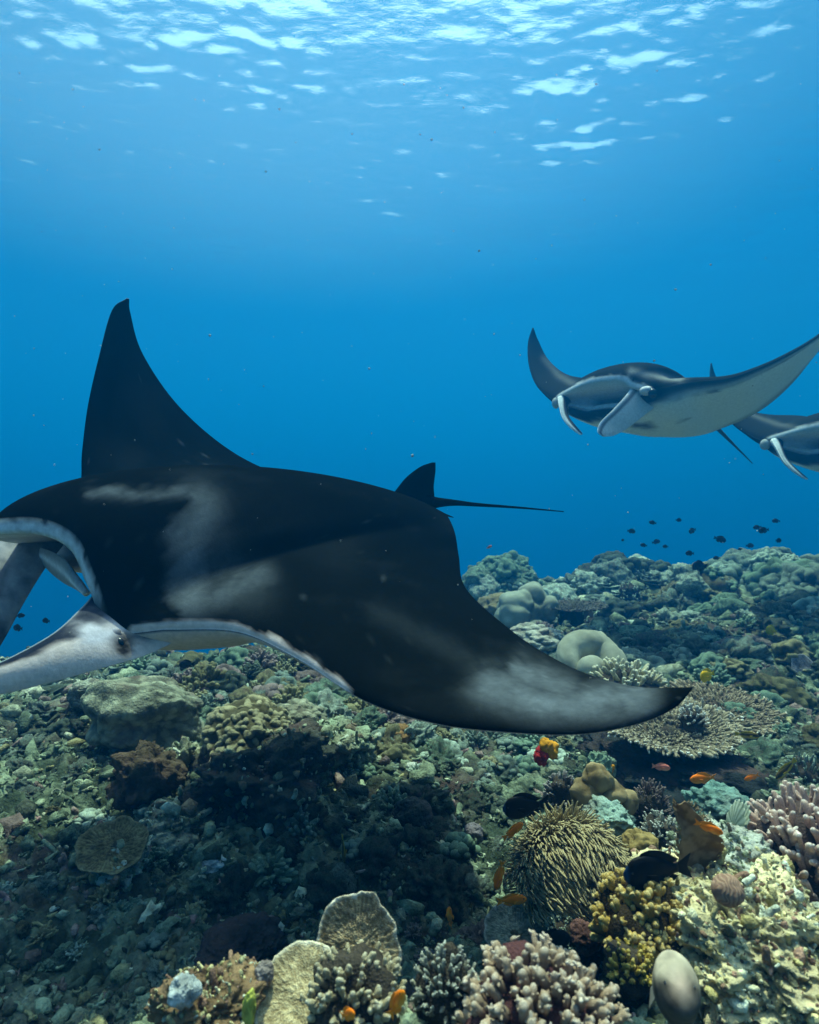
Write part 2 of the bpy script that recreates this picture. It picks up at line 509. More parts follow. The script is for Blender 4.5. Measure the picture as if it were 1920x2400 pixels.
# ---- the big manta that fills the left of the picture
def make_main_manta():
    org = at(560, 1290, 2.35)
    root = thing('manta_ray', 'large black manta ray in front, gliding left with open mouth and pale smudged wing tip', 'manta ray', org)
    C = [
        ctl((297, 699, 2.75), (303, 700, 2.76), .004, .004),
        ctl((262, 728, 2.72), (306, 735, 2.78), .012, .008),
        ctl((232, 835, 2.66), (336, 832, 2.82), .03, .015),
        ctl((206, 950, 2.58), (425, 958, 2.85), .045, .02),
        ctl((192, 1060, 2.48), (560, 1068, 2.88), .065, .035),
        ctl((186, 1140, 2.36), (720, 1134, 2.93), .10, .07),
        ctl((140, 1185, 2.26), (850, 1152, 2.98), .15, .10, .0),
        ctl((75, 1270, 2.14), (940, 1160, 3.00), .19, .08, .35),
        ctl((-30, 1258, 1.86), (988, 1176, 3.00), .21, .09, 1.0),
        ctl((72, 1250, 1.77), (1010, 1186, 2.96), .20, .09, 1.0),
        ctl((160, 1284, 1.72), (1030, 1196, 2.94), .18, .10, .7),
        ctl((205, 1372, 1.69), (1046, 1206, 2.90), .16, .13, .2),
        ctl((262, 1478, 1.66), (1058, 1226, 2.85), .13, .17, 0),
        ctl((400, 1476, 1.67), (1068, 1255, 2.79), .11, .17, 0),
        ctl((560, 1482, 1.67), (1076, 1305, 2.68), .10, .10, 0),
        ctl((700, 1546, 1.56), (1092, 1379, 2.36), .085, .04, 0),
        ctl((850, 1640, 1.42), (1203, 1481, 1.93), .062, .025, 0),
        ctl((1017, 1695, 1.31), (1314, 1551, 1.60), .042, .018, 0),
        ctl((1200, 1717, 1.24), (1415, 1592, 1.41), .028, .014, 0),
        ctl((1359, 1721, 1.21), (1506, 1611, 1.31), .018, .01, 0),
        ctl((1492, 1698, 1.20), (1574, 1611, 1.25), .011, .008, 0),
        ctl((1578, 1662, 1.21), (1606, 1611, 1.23), .007, .006, 0),
        ctl((1622, 1618, 1.22), (1624, 1610, 1.22), .003, .003, 0),
    ]
    def pigf(V, I):
        u, v = px_of(V)
        nz = fbm(V * np.array([14, 14, 14]), 4, 5)
        nf = fbm(V * np.array([60, 40, 60]), 3, 9)
        k = np.zeros(len(V))
        def put(pts, w, a):
            nonlocal k
            k = np.maximum(k, a * stroke(u + 7 * nz + 3 * nf, v + 7 * nz + 2 * nf, pts, w))
        put([(470, 1200), (445, 1260), (440, 1330), (445, 1400)], 52, .40)
        put([(430, 1415), (510, 1400), (610, 1345)], 32, .26)
        put([(470, 1240), (510, 1320), (570, 1370)], 66, .13)
        edge_ = np.interp(v, [1150, 1190, 1240, 1300, 1360, 1410, 1450], [470, 424, 388, 380, 392, 398, 430])
        k = k * np.where(v > 1175, sstep(-10, 12, u - edge_ + 10 * nz + 8 * nf), 1)
        put([(205, 1152), (300, 1158), (430, 1150)], 11, .32)
        put([(1150, 1610), (1270, 1650), (1390, 1652), (1500, 1642)], 46, .40)
        put([(1220, 1575), (1320, 1610)], 34, .36)
        put([(880, 1430), (1010, 1500), (1150, 1575)], 26, .04)
        put([(560, 1200), (800, 1280)], 60, .02)
        k = k * np.clip(1 + 0.22 * nz + 0.22 * nf, 0, 2)
        k = k * (1 - sstep(1540, 1600, u))
        k = k + .012 * sstep(.05, .9, fbm(V * 4, 3, 77)) + .01 * sstep(.4, .9, fbm(V * np.array([3, 9, 16]), 3, 78)) + .10 * sstep(1.0, 1.15, fbm(V * 75, 2, 79))
        col = lerp3(BLACK, GREY, np.clip(k, 0, 1))
        # pale belly with a soft dark border behind the leading edge
        bl = I['top'] < 0.25
        w = np.where(bl, 1.0, 0.0)
        lead = (I['top'] > 0.75) & (I['s'] > 0.56) & (I['s'] < 0.72)
        w = np.where(lead, sstep(0.012, 0.004, I['c'] + 0.005 * nz), w)
        col = col * (1 - w)[:, None] + PALE * w[:, None]
        # pale rim of the upper lip and the inside of the mouth
        rim = np.where((I['top'] > 0.75), sstep(0.0075, 0.0028, I['c'] + 0.0025 * nf), 0) * sstep(0.02, 0.15, I['mw'])
        col = col * (1 - rim)[:, None] + np.array((0.66, 0.72, 0.74)) * (rim * np.clip(0.9 + 0.3 * nf, 0, 1))[:, None]
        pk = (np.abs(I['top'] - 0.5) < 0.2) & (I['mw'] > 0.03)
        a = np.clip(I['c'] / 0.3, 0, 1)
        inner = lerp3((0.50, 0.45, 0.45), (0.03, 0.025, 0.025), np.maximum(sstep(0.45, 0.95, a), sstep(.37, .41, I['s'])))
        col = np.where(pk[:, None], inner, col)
        return col
    V, F, pig = loft(C, 8, 64, (0.2, -0.4, 1), pigf, 0.5, (0.12, 0.17, 0.30))
    add_part('body', root, org, V, F, pig, M['skin'])
    lipv = V.reshape((len(C) - 1) * 8 + 1, -1, 3)[6 * 8 + 2:11 * 8 + 2, 64 + 9 - 2]
    # dorsal fin
    D = [ctl((915, 1165, 3.02), (1022, 1195, 2.98), .03, .03), ctl((930, 1146, 3.02), (1019, 1168, 2.98), .022, .022),
         ctl((952, 1119, 3.01), (1017, 1140, 2.98), .016, .016), ctl((985, 1094, 3.0), (1021, 1104, 2.98), .009, .009), ctl((1012, 1084, 2.99), (1021, 1084, 2.98), .003, .003)]
    dark = lambda V, I: np.tile(BLACK * 1.1, (len(V), 1))
    add_part('dorsal_fin', root, org, *loft(D, 6, 12, None, dark), M['skin'])
    # tail
    tp = catmull(ats([(1005, 1178, 2.96), (1060, 1178, 3.05), (1120, 1183, 3.2), (1220, 1190, 3.45), (1321, 1199, 3.7)]), 8)
    V, F, t = tube(tp, 0.016 * np.linspace(1, 0.2, len(tp)) + 0.022 * np.exp(-np.linspace(0, 6, len(tp))), 10)
    add_part('tail', root, org, V, F, np.tile(BLACK * 1.2, (len(V), 1)), M['skin'])
    for (a, b) in (((1000, 1190, 2.95), (1062, 1212, 2.93)), ((985, 1196, 2.95), (1048, 1216, 2.86))):
        L0, T1 = at(*a), at(*b)
        d = np.array([0.02, -0.05, -0.015])
        Cp = [list(L0) + list(L0 + d) + [.012, .012, 0], list((L0 + T1) / 2) + list((L0 + T1) / 2 + d * .9) + [.008, .008, 0], list(T1) + list(T1 + d * .15) + [.002, .002, 0]]
        add_part('pelvic_fin', root, org, *loft(Cp, 6, 8, None, dark), M['skin'])
    # cephalic fins at both corners of the mouth
    def cpig(flip):
        def f(V, I):
            nz = fbm(V * 30, 4, 3)
            c = I['c'] + 0.05 * nz
            if flip == 0:     # near fin: pale with a dark fringe along its upper edge
                th = np.clip(.52 - .62 * I['s'], .05, 1); w = sstep(-.05, .07, c - th)
                col = lerp3((0.02, 0.025, 0.04), PALE, w)
                u, v = px_of(V)
                cl = np.clip(1.3 * stroke(u + 12 * nz, v + 12 * nz, [(212, 1488), (250, 1484)], 30), 0, 1)
                col = col * (1 - cl)[:, None] + np.array((.68, .64, .68)) * cl[:, None]
                dk = np.clip(1.3 * stroke(u + 8 * nz, v + 8 * nz, [(280, 1500), (286, 1520)], 16) + .8 * stroke(u + 10 * nz, v + 8 * nz, [(300, 1490), (350, 1490)], 20), 0, 1)
                col = col * (1 - .95 * dk)[:, None]
                rim = sstep(0.03, 0.0, I['c'])
                return col * (1 - rim)[:, None] + np.array((0.30, 0.38, 0.42)) * rim[:, None]
            w = np.clip(1.15 - 1.0 * I['s'] - .35 * I['c'] + 0.5 * nz, 0.05, 1)
            return lerp3((0.06, 0.07, 0.08), (0.40, 0.38, 0.39), w)
        return f
    near = [ctl((212, 1400, 1.72), (420, 1500, 1.72), .03, .03), ctl((190, 1425, 1.66), (345, 1535, 1.66), .026, .026),
            ctl((122, 1486, 1.56), (255, 1562, 1.59), .02, .02), ctl((0, 1552, 1.46), (110, 1602, 1.50), .016, .016),
            ctl((-120, 1595, 1.40), (-20, 1632, 1.43), .013, .013), ctl((-190, 1622, 1.37), (-140, 1640, 1.39), .006, .006)]
    far = [ctl((150, 1276, 2.16), (-70, 1230, 2.05), .02, .02), ctl((104, 1335, 2.06), (-80, 1310, 1.96), .018, .018),
           ctl((55, 1415, 1.95), (-100, 1410, 1.85), .015, .015), ctl((0, 1515, 1.86), (-120, 1500, 1.78), .012, .012), ctl((-60, 1590, 1.8), (-110, 1585, 1.76), .005, .005)]
    V, F, pig = loft(near, 8, 18, (0, -1, .2), cpig(0), .6)
    add_part('cephalic_fin', root, org, V, F, pig, M['skin'])
    V, F, pig = loft(far, 8, 18, (0, -1, .2), cpig(1), .6)
    add_part('cephalic_fin', root, org, V, F, pig, M['skin'])
    # eye bulge, eye, lower jaw edge, white scar behind the head
    V, F = ellipsoid(at(246, 1494, 1.645), (0.050, 0.020, 0.036), None, 22)
    V = V + 0.004 * fbm(V * 60, 3, 8)[:, None]
    k = sstep(0.1, 0.6, fbm(V * 25, 3, 2) * .5 + .5)
    bulge = add_part('eye_socket', root, org, V, F, lerp3((0.12, 0.12, 0.14), (0.66, 0.62, 0.68), k) * (1 - .85 * sstep(.02, .05, V[:, 0] - at(246, 1494, 1.645)[0]))[:, None], M['skin'])
    V, F = ellipsoid(at(278, 1513, 1.635), (0.018, 0.012, 0.022), None, 14)
    add_part('eye', bulge, org, V, F, (0.006, 0.006, 0.008), M['eye'])
    V, F, t = tube(lipv, 0.008 + 0.004 * np.sin(np.linspace(0, math.pi, len(lipv))), 10)
    add_part('lower_lip', root, org, V, F, (0.70, 0.70, 0.70), M['skin'])
    jaw = [ctl((96, 1284, 2.06), (98, 1320, 2.08), .008, .008), ctl((124, 1294, 1.99), (120, 1344, 2.02), .009, .009), ctl((154, 1314, 1.92), (148, 1366, 1.96), .009, .009),
           ctl((180, 1350, 1.84), (178, 1382, 1.88), .012, .012), ctl((205, 1388, 1.75), (203, 1398, 1.78), .010, .010)]
    def jpig(V, I):
        w = np.exp(-((I['c'] - .42) / .16) ** 2)
        return lerp3((.42, .43, .44), (.95, .95, .95), w)
    V, F, pig = loft(jaw, 6, 24, (0, -1, .2), jpig, .6)
    add_part('lower_jaw', root, org, V, F, pig, M['skin'])
    V, F = ellipsoid(at(366, 1389, 1.76), (0.016, 0.010, 0.012), None, 10)
    V = V + 0.004 * fbm(V * 90, 2, 4)[:, None]
    add_part('white_scar', root, org, V, F, (0.7, 0.72, 0.74), M['skin'])
    return root
main_manta = make_main_manta()

# ---- the manta coming out of the blue, and the one behind it
def make_far_manta():
    FAR = 1.28                                                 # it swims well behind the big one
    at0 = globals()['at']
    at = lambda u, v, Y: at0(u, v, Y * FAR)
    ats = lambda L: np.array([at(*p) for p in L])
    ctl = lambda Lp, Tp, ht, hb, mw=0.0: list(at(*Lp)) + list(at(*Tp)) + [ht * FAR, hb * FAR, mw]
    org = at(1500, 940, 4.3)
    root = thing('manta_ray', 'pale bellied manta ray facing the camera, upper right, whole head in view', 'manta ray', org, group='manta rays swimming in the blue')
    C = [
        ctl((1248, 768, 5.05), (1251, 769, 5.06), .004, .004),
        ctl((1238, 802, 4.95), (1262, 798, 5.08), .012, .01),
        ctl((1239, 848, 4.80), (1286, 843, 5.10), .03, .02),
        ctl((1252, 892, 4.62), (1330, 878, 5.12), .05, .03),
        ctl((1274, 920, 4.45), (1400, 894, 5.15), .08, .05),
        ctl((1297, 934, 4.32), (1500, 905, 5.15), .12, .10),
        ctl((1318, 926, 4.20), (1600, 950, 5.1), .17, .15, .4),
        ctl((1367, 903, 4.02), (1650, 980, 5.05), .20, .18, 1.0),
        ctl((1417, 894, 3.92), (1668, 992, 5.0), .22, .20, 1.0),
        ctl((1458, 894, 3.86), (1676, 998, 4.98), .22, .21, 1.0),
        ctl((1480, 908, 3.83), (1680, 1001, 4.95), .20, .21, .4),
        ctl((1535, 912, 3.80), (1684, 1003, 4.92), .15, .18, 0),
        ctl((1609, 896, 3.80), (1700, 1000, 4.88), .10, .13, 0),
        ctl((1701, 887, 3.75), (1745, 983, 4.75), .07, .08, 0),
        ctl((1772, 864, 3.70), (1800, 950, 4.55), .05, .05, 0),
        ctl((1847, 830, 3.66), (1858, 898, 4.30), .04, .03, 0),
        ctl((1920, 786, 3.62), (1920, 822, 4.05), .025, .02, 0),
        ctl((2000, 718, 3.60), (1998, 740, 3.80), .015, .012, 0),
        ctl((2062, 645, 3.60), (2060, 650, 3.63), .004, .004, 0),
    ]
    def pigf(V, I):
        nz = fbm(V * 9, 4, 5); nf = fbm(V * 40, 3, 9)
        top = I['top'] > 0.75
        u, v = px_of(V)
        k = 0.5 * stroke(u + 5 * nz, v + 3 * nz, [(1480, 871), (1545, 880), (1600, 892)], 8) + 0.16 * stroke(u, v, [(1275, 840), (1310, 880), (1345, 900)], 8)
        col = lerp3((0.016, 0.020, 0.020), (0.40, 0.43, 0.42), np.clip(k, 0, 1))
        w = np.where(~top, sstep(0.03, 0.075, I['c'] + 0.02 * nz), 0)
        belly = np.array((0.88, 0.86, 0.80)) * (1 - 0.55 * sstep(0.62, 0.95, I['c'] + 0.05 * nz))[:, None]
        sp = stroke(u + 6 * nz, v + 5 * nz, [(1485, 996), (1525, 998)], 8) + .8 * stroke(u + 6 * nz, v + 4 * nz, [(1585, 990), (1610, 982)], 4)
        belly = belly * (1 - 0.85 * np.clip(sp, 0, 1))[:, None]
        blot = np.clip(1.2 * stroke(u + 4 * nz, v + 4 * nz, [(1532, 903), (1545, 922)], 13), 0, 1)
        col = col * (1 - w)[:, None] + belly * w[:, None]
        edge = np.where(~top, np.exp(-((I['c'] - 0.035) / 0.018) ** 2), 0) * sstep(.6, .64, I['s'])
        col = col * (1 - 0.7 * edge)[:, None] + 0.7 * edge[:, None] * np.array((0.6, 0.66, 0.68))
        col = col * (1 - .92 * blot)[:, None]
        rim = np.where(top, sstep(0.008, 0.003, I['c'] + .002 * nf), 0) * sstep(0.02, 0.2, I['mw'])
        col = col * (1 - rim)[:, None] + rim[:, None] * np.array((0.60, 0.66, 0.68))
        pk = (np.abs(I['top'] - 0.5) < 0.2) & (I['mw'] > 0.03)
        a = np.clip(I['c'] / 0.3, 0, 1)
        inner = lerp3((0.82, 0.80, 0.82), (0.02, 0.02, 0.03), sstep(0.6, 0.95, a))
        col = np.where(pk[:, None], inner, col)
        return col
    V, F, pig = loft(C, 6, 56, (0, -.3, 1), pigf, .5, (.20, .095, .20))
    add_part('body', root, org, V, F, pig, M['skin'])
    lipv = V.reshape((len(C) - 1) * 6 + 1, -1, 3)[6 * 6 + 1:10 * 6 + 2, 56 + 9 - 2]
    tp = catmull(ats([(1668, 990, 4.9), (1690, 1012, 5.0), (1725, 1047, 5.2), (1764, 1086, 5.45)]), 8)
    V, F, t = tube(tp, 0.028 * np.linspace(1, .15, len(tp)), 8)
    add_part('tail', root, org, V, F, (0.07, 0.08, 0.08), M['skin'])
    pale = (0.66, 0.64, 0.60)
    def rimpig(V, I):
        r = sstep(0.12, 0.03, I['c'])
        col = lerp3(pale, (0.03, 0.035, 0.04), sstep(.10, .06, np.abs(I['c'] - .14)) * 0.8)
        return col * (1 - r)[:, None] + r[:, None] * np.array((0.62, 0.68, 0.7))
    right = [ctl((1480, 907, 3.86), (1556, 940, 3.90), .014, .014), ctl((1466, 928, 3.80), (1534, 956, 3.86), .009, .009), ctl((1434, 963, 3.74), (1500, 982, 3.80), .008, .008),
             ctl((1407, 990, 3.70), (1468, 1006, 3.76), .008, .008), ctl((1401, 1012, 3.68), (1438, 1021, 3.71), .010, .010), ctl((1412, 1022, 3.68), (1420, 1023, 3.68), .004, .004)]
    add_part('cephalic_fin', root, org, *loft(right, 6, 16, (0, -1, .2), rimpig, .6), M['skin'])
    left = [ctl((1308, 930, 4.22), (1340, 945, 4.25), .03, .03), ctl((1311, 950, 4.14), (1332, 955, 4.2), .022, .022), ctl((1318, 976, 4.08), (1334, 976, 4.14), .018, .018),
            ctl((1334, 999, 4.03), (1347, 994, 4.08), .014, .014), ctl((1355, 1016, 4.0), (1362, 1011, 4.02), .008, .008), ctl((1364, 1019, 3.99), (1366, 1017, 4.0), .003, .003)]
    def tuskpig(V, I):
        return lerp3((0.62, 0.68, 0.7), (0.05, 0.06, 0.07), sstep(.16, .3, I['c']) * sstep(.95, .8, I['c']))
    add_part('cephalic_fin', root, org, *loft(left, 6, 20, (0, -1, .2), tuskpig, .6), M['skin'])
    V, F = ellipsoid(at(1516, 916, 3.80), np.array((0.046, 0.05, 0.030)) * FAR, None, 16)
    soc = add_part('eye_socket', root, org, V, F, lerp3((0.62, 0.64, 0.66), (0.03, 0.03, 0.035), sstep(0.0, 0.03, V[:, 0] - at(1516, 916, 3.80)[0])), M['skin'])
    V, F = ellipsoid(at(1530, 922, 3.755), np.array((0.028, 0.02, 0.032)) * FAR, None, 12)
    add_part('eye', soc, org, V, F, (0.006, 0.006, 0.008), M['eye'])
    V, F = ellipsoid(at(1304, 944, 4.31), np.array((0.030, 0.05, 0.042)) * FAR, None, 14)
    add_part('eye_socket', root, org, V, F, (0.42, 0.46, 0.46), M['skin'])
    V, F, t = tube(lipv, 0.015 + 0.013 * np.sin(np.linspace(0, math.pi, len(lipv))), 8)
    add_part('lower_lip', root, org, V, F, (0.80, 0.80, 0.80), M['skin'])
    return root, org
far_manta, far_org = make_far_manta()
m3 = copy_tree(far_manta)
m3['label'] = 'dark manta ray half out of the frame behind the pale bellied one'
S3 = 1.16
m3.scale = (S3,) * 3
m3.location = Vector(at(1791, 1041, 4.32 * 1.28 * S3)) - Vector((at(1302, 944, 4.32 * 1.28) - far_org) * S3)
#REEF#
# ------------------------------------------------------------------ coral builders (local coordinates, base at z = 0)
_ico = {}
def ico(level):
    if level not in _ico:
        bm = bmesh.new()
        bmesh.ops.create_icosphere(bm, subdivisions=level, radius=1.0)
        V = np.array([v.co[:] for v in bm.verts]); F = np.array([[v.index for v in f.verts] for f in bm.faces])
        bm.free()
        _ico[level] = (V, F)
    return _ico[level]

def rock_shape(seed, level=4, squash=(1, 1, .8), rough=0.35, fine=0.1):
    V, F = ico(level)
    o = seed * 13.7
    n = fbm(V * 1.3 + o, 2, seed) * rough + fbm(V * 4.5 + o, 3, seed + 7) * fine + (1 - np.abs(fbm(V * 7 + o, 2, seed + 9))) * fine * 0.6
    if level >= 5: n = n + (1 - np.abs(fbm(V * 17 + o, 3, seed + 4))) * fine * 0.35
    return V * (1 + n)[:, None] * np.array(squash), F, n

def fib_dirs(n, seed, zmin=-0.2, jit=0.3):
    r = np.random.default_rng(seed)
    i = np.arange(n) + 0.5
    z = 1 - (1 - zmin) * i / n
    ph = i * 2.399963 + r.normal(0, jit, n)
    s = np.sqrt(np.maximum(0, 1 - z * z))
    D = np.stack([s * np.cos(ph), s * np.sin(ph), z], 1) + r.normal(0, 0.06 * jit / 0.3, (n, 3))
    return D / np.linalg.norm(D, axis=1)[:, None]

def knob_shape(seed, nk=90, level=5, squash=(1, 1, .85), kr=1.5, depth=0.16, lump=0.2):
    """a massive coral covered with rounded knobs"""
    V, F = ico(level)
    D = fib_dirs(nk, seed, -0.7, 0.5)
    W = V + 0.05 * np.stack([vnoise(V * 6 + k * 9, seed + k) for k in range(3)], 1)
    W /= np.linalg.norm(W, axis=1)[:, None]
    dist = np.arccos(np.clip(W @ D.T, -1, 1))
    w = kr * math.sqrt(2 * 1.7 / nk) * 1.0
    d = dist.min(1)
    k = np.sqrt(np.maximum(0, 1 - (d / w) ** 2))
    n = lump * fbm(V * 1.4 + seed * 3.1, 2, seed)
    return V * (1 + n + depth * k)[:, None] * np.array(squash), F, k

def maze_shape(seed, level=5, squash=(1, 1, .7), freq=9, depth=0.06, lump=0.2, warp=1.0):
    V, F = ico(level)
    n = lump * fbm(V * 1.3 + seed, 2, seed)
    m = np.sin(warp * freq * 2.2 * fbm(V * 1.5 + seed * 2, 2, seed + 3) + freq * V[:, 0])
    return V * (1 + n + depth * m)[:, None] * np.array(squash), F, m * .5 + .5

def merge(parts):
    """[(V, F, pig)] -> one"""
    Vs, Fs, Ps, o = [], {}, [], 0
    for V, F, p in parts:
        Vs.append(V)
        p = np.asarray(p, float)
        Ps.append(np.tile(p, (len(V), 1)) if p.ndim == 1 else p)
        Fs.setdefault(F.shape[1], []).append(F + o)
        o += len(V)
    return np.concatenate(Vs), [np.concatenate(f) for f in Fs.values()], np.concatenate(Ps)

def branch_shape(seed, L=1.0, r0=0.16, r1=0.11, sides=9, rings=8, bend=0.15, nubs=0, bumps=0.12, fork=0):
    """one stubby branch along +z: (V, F, t)"""
    r = np.random.default_rng(seed)
    t = np.linspace(0, 1, rings)
    b = r.normal(0, bend, 2)
    P = np.stack([b[0] * t ** 2, b[1] * t ** 2, t * L], 1)
    rad = (r0 + (r1 - r0) * t) * (1 + r.normal(0, 0.07, rings))
    out = [tube(P, rad, sides)]
    for k in range(nubs):
        q = r.uniform(0.2, 0.97); a = r.uniform(0, 6.28)
        c = np.array([b[0] * q * q, b[1] * q * q, q * L])
        d = np.array([math.cos(a), math.sin(a), r.uniform(.2, .9)]); d /= np.linalg.norm(d)
        l = r.uniform(.7, 1.3) * r0 * 1.25
        v, f, tt = tube([c, c + d * l * .7, c + d * l], [r0 * .42, r0 * .4, r0 * .3], 5)
        out.append((v, f, np.full(len(v), min(1, q + .1))))
    for k in range(fork):
        q = r.uniform(0.3, 0.75); a = r.uniform(0, 6.28)
        c = np.array([b[0] * q * q, b[1] * q * q, q * L])
        d = np.array([math.cos(a) * .75, math.sin(a) * .75, 1.0]); d /= np.linalg.norm(d)
        l = r.uniform(.3, .55) * L
        d2 = d + np.array([0, 0, .5])
        v, f, tt = tube([c, c + d * l * .5, c + (d + d2) * .25 * l + d * l * .3, c + d2 * l * .62], [r0 * .75, r0 * .72, r0 * .68, r0 * .55], 7)
        out.append((v, f, np.clip(q + tt * .5, 0, 1)))
    V = []; F = []; T = []; o = 0
    for v, f, tt in out:
        V.append(v); F.append(f + o); T.append(tt); o += len(v)
    V, F, T = np.concatenate(V), np.concatenate(F), np.concatenate(T)
    if bumps:
        V = V + bumps * r0 * np.stack([vnoise(V * 5 / r0 * .12 + k * 7 + seed, seed + k) for k in range(3)], 1)
    return V, F, T

def rot_to(d, spin=0.0):
    d = Vector(d).normalized()
    return (d.to_track_quat('Z', 'Y').to_matrix() @ Matrix.Rotation(spin, 3, 'Z'))

def tip_pig(T, base, mid, tip, seed=0):
    p = lerp3(base, mid, sstep(0.05, 0.6, T))
    return lerp3(p, tip, sstep(0.82, 1.0, T)) if False else p * (1 - sstep(0.80, 1.04, T))[:, None] + np.array(tip) * sstep(0.80, 1.04, T)[:, None]

def px_size(px, Y):
    return px / FPX * Y

class Colony:
    """a coral colony: an Empty on the reef, a core and its branches"""
    def __init__(s, name, label, cat, u, v, Y=None, group=None, sink=0.0):
        p = ground(u, v) + np.array([0, 0, .02]) if Y is None else at(u, v, Y)
        s.p = p; s.Y = p[1]
        s.root = thing(name, label, cat, p - np.array([0, 0, sink]), (0, 0, 0), group)
    def px(s, n): return px_size(n, s.Y)
    def core(s, seed, r, squash=(1, 1, .6), pig=(.05, .045, .03), name='core', mat='coral', z=0.0, rough=.3):
        V, F, n = rock_shape(seed, 4, squash, rough, .1)
        pg = np.tile(np.array(pig), (len(V), 1)) * (1 + .5 * n)[:, None]
        return link(name, mesh_from(name, V * r + np.array([0, 0, z]), F, pg, M[mat]), s.root)
    def branches(s, meshes, dirs, roots, lens, name='branch', tilt=0.0, seed=0, wid=1.0):
        r = np.random.default_rng(seed)
        for k, (d, c, l) in enumerate(zip(dirs, roots, lens)):
            o = link(name, meshes[k % len(meshes)], s.root)
            w = wid * r.uniform(.85, 1.15)
            o.matrix_local = Matrix.Translation(Vector(c)) @ rot_to(d, r.uniform(0, 6.28)).to_4x4() @ Matrix.Diagonal((l * w, l * w, l, 1))

def joined_branches(shapes, dirs, roots, lens, pigs, seed=0, wid=1.0):
    r = np.random.default_rng(seed)
    out = []
    for k, (d, c, l) in enumerate(zip(dirs, roots, lens)):
        V, F, T = shapes[k % len(shapes)]
        Rm = np.array(rot_to(d, r.uniform(0, 6.28)))
        w = wid * r.uniform(.85, 1.2)
        out.append(((V * np.array([l * w, l * w, l])) @ Rm.T + np.asarray(c), F, tip_pig(T, *pigs) * r.uniform(.8, 1.2)))
    return merge(out)

# ---- the staghorn-like heads with fingers (near ones: each finger a part)
def finger_head(name, label, cat, u, v, wpx, hpx, n, cols, seed, lean=(0, 0, 0), r0=.16, r1=.11, nubs=3, fork=0, Y=None, zmin=.05, sink=0.0, lenr=(.35, .5), part='branch', mat='coral_fine', group=None, core=(.05, .04, .03), join=False, wid=1.0, dome=.75):
    C = Colony(name, label, cat, u, v, Y, group, sink)
    R = C.px(wpx) / 2; H = C.px(hpx)
    shapes = [branch_shape(seed * 31 + k, 1.0, r0, r1, 9 if not join else 6, 8 if not join else 5, .14, nubs, .2, fork) for k in range(6)]
    r = np.random.default_rng(seed)
    D = fib_dirs(n, seed, zmin, .5) + np.array(lean)
    D /= np.linalg.norm(D, axis=1)[:, None]
    ell = np.array([R, R * .9, H])
    L = r.uniform(lenr[0], lenr[1], n) * R
    tipp = D * ell * r.uniform(.88, 1.06, (n, 1))
    grow = D * np.array([1, 1, 1.0]) + np.array([0, 0, .35])
    grow = grow + r.normal(0, .12, (n, 3))
    grow /= np.linalg.norm(grow, axis=1)[:, None]
    roots = tipp - grow * L[:, None]
    C.core(seed, 1.0, (R * dome, R * dome * .9, H * dome), core, mat='coral')
    if join:
        V, F, P = joined_branches(shapes, grow, roots, L, cols, seed, wid)
        o = link('branches', mesh_from('branches', V, F, P, M[mat]), C.root)
    else:
        ms = [mesh_from(part, V, F, tip_pig(T, *cols) * (0.85 + .06 * k), M[mat]) for k, (V, F, T) in enumerate(shapes)]
        C.branches(ms, grow, roots, L, part, 0, seed, wid)
    return C

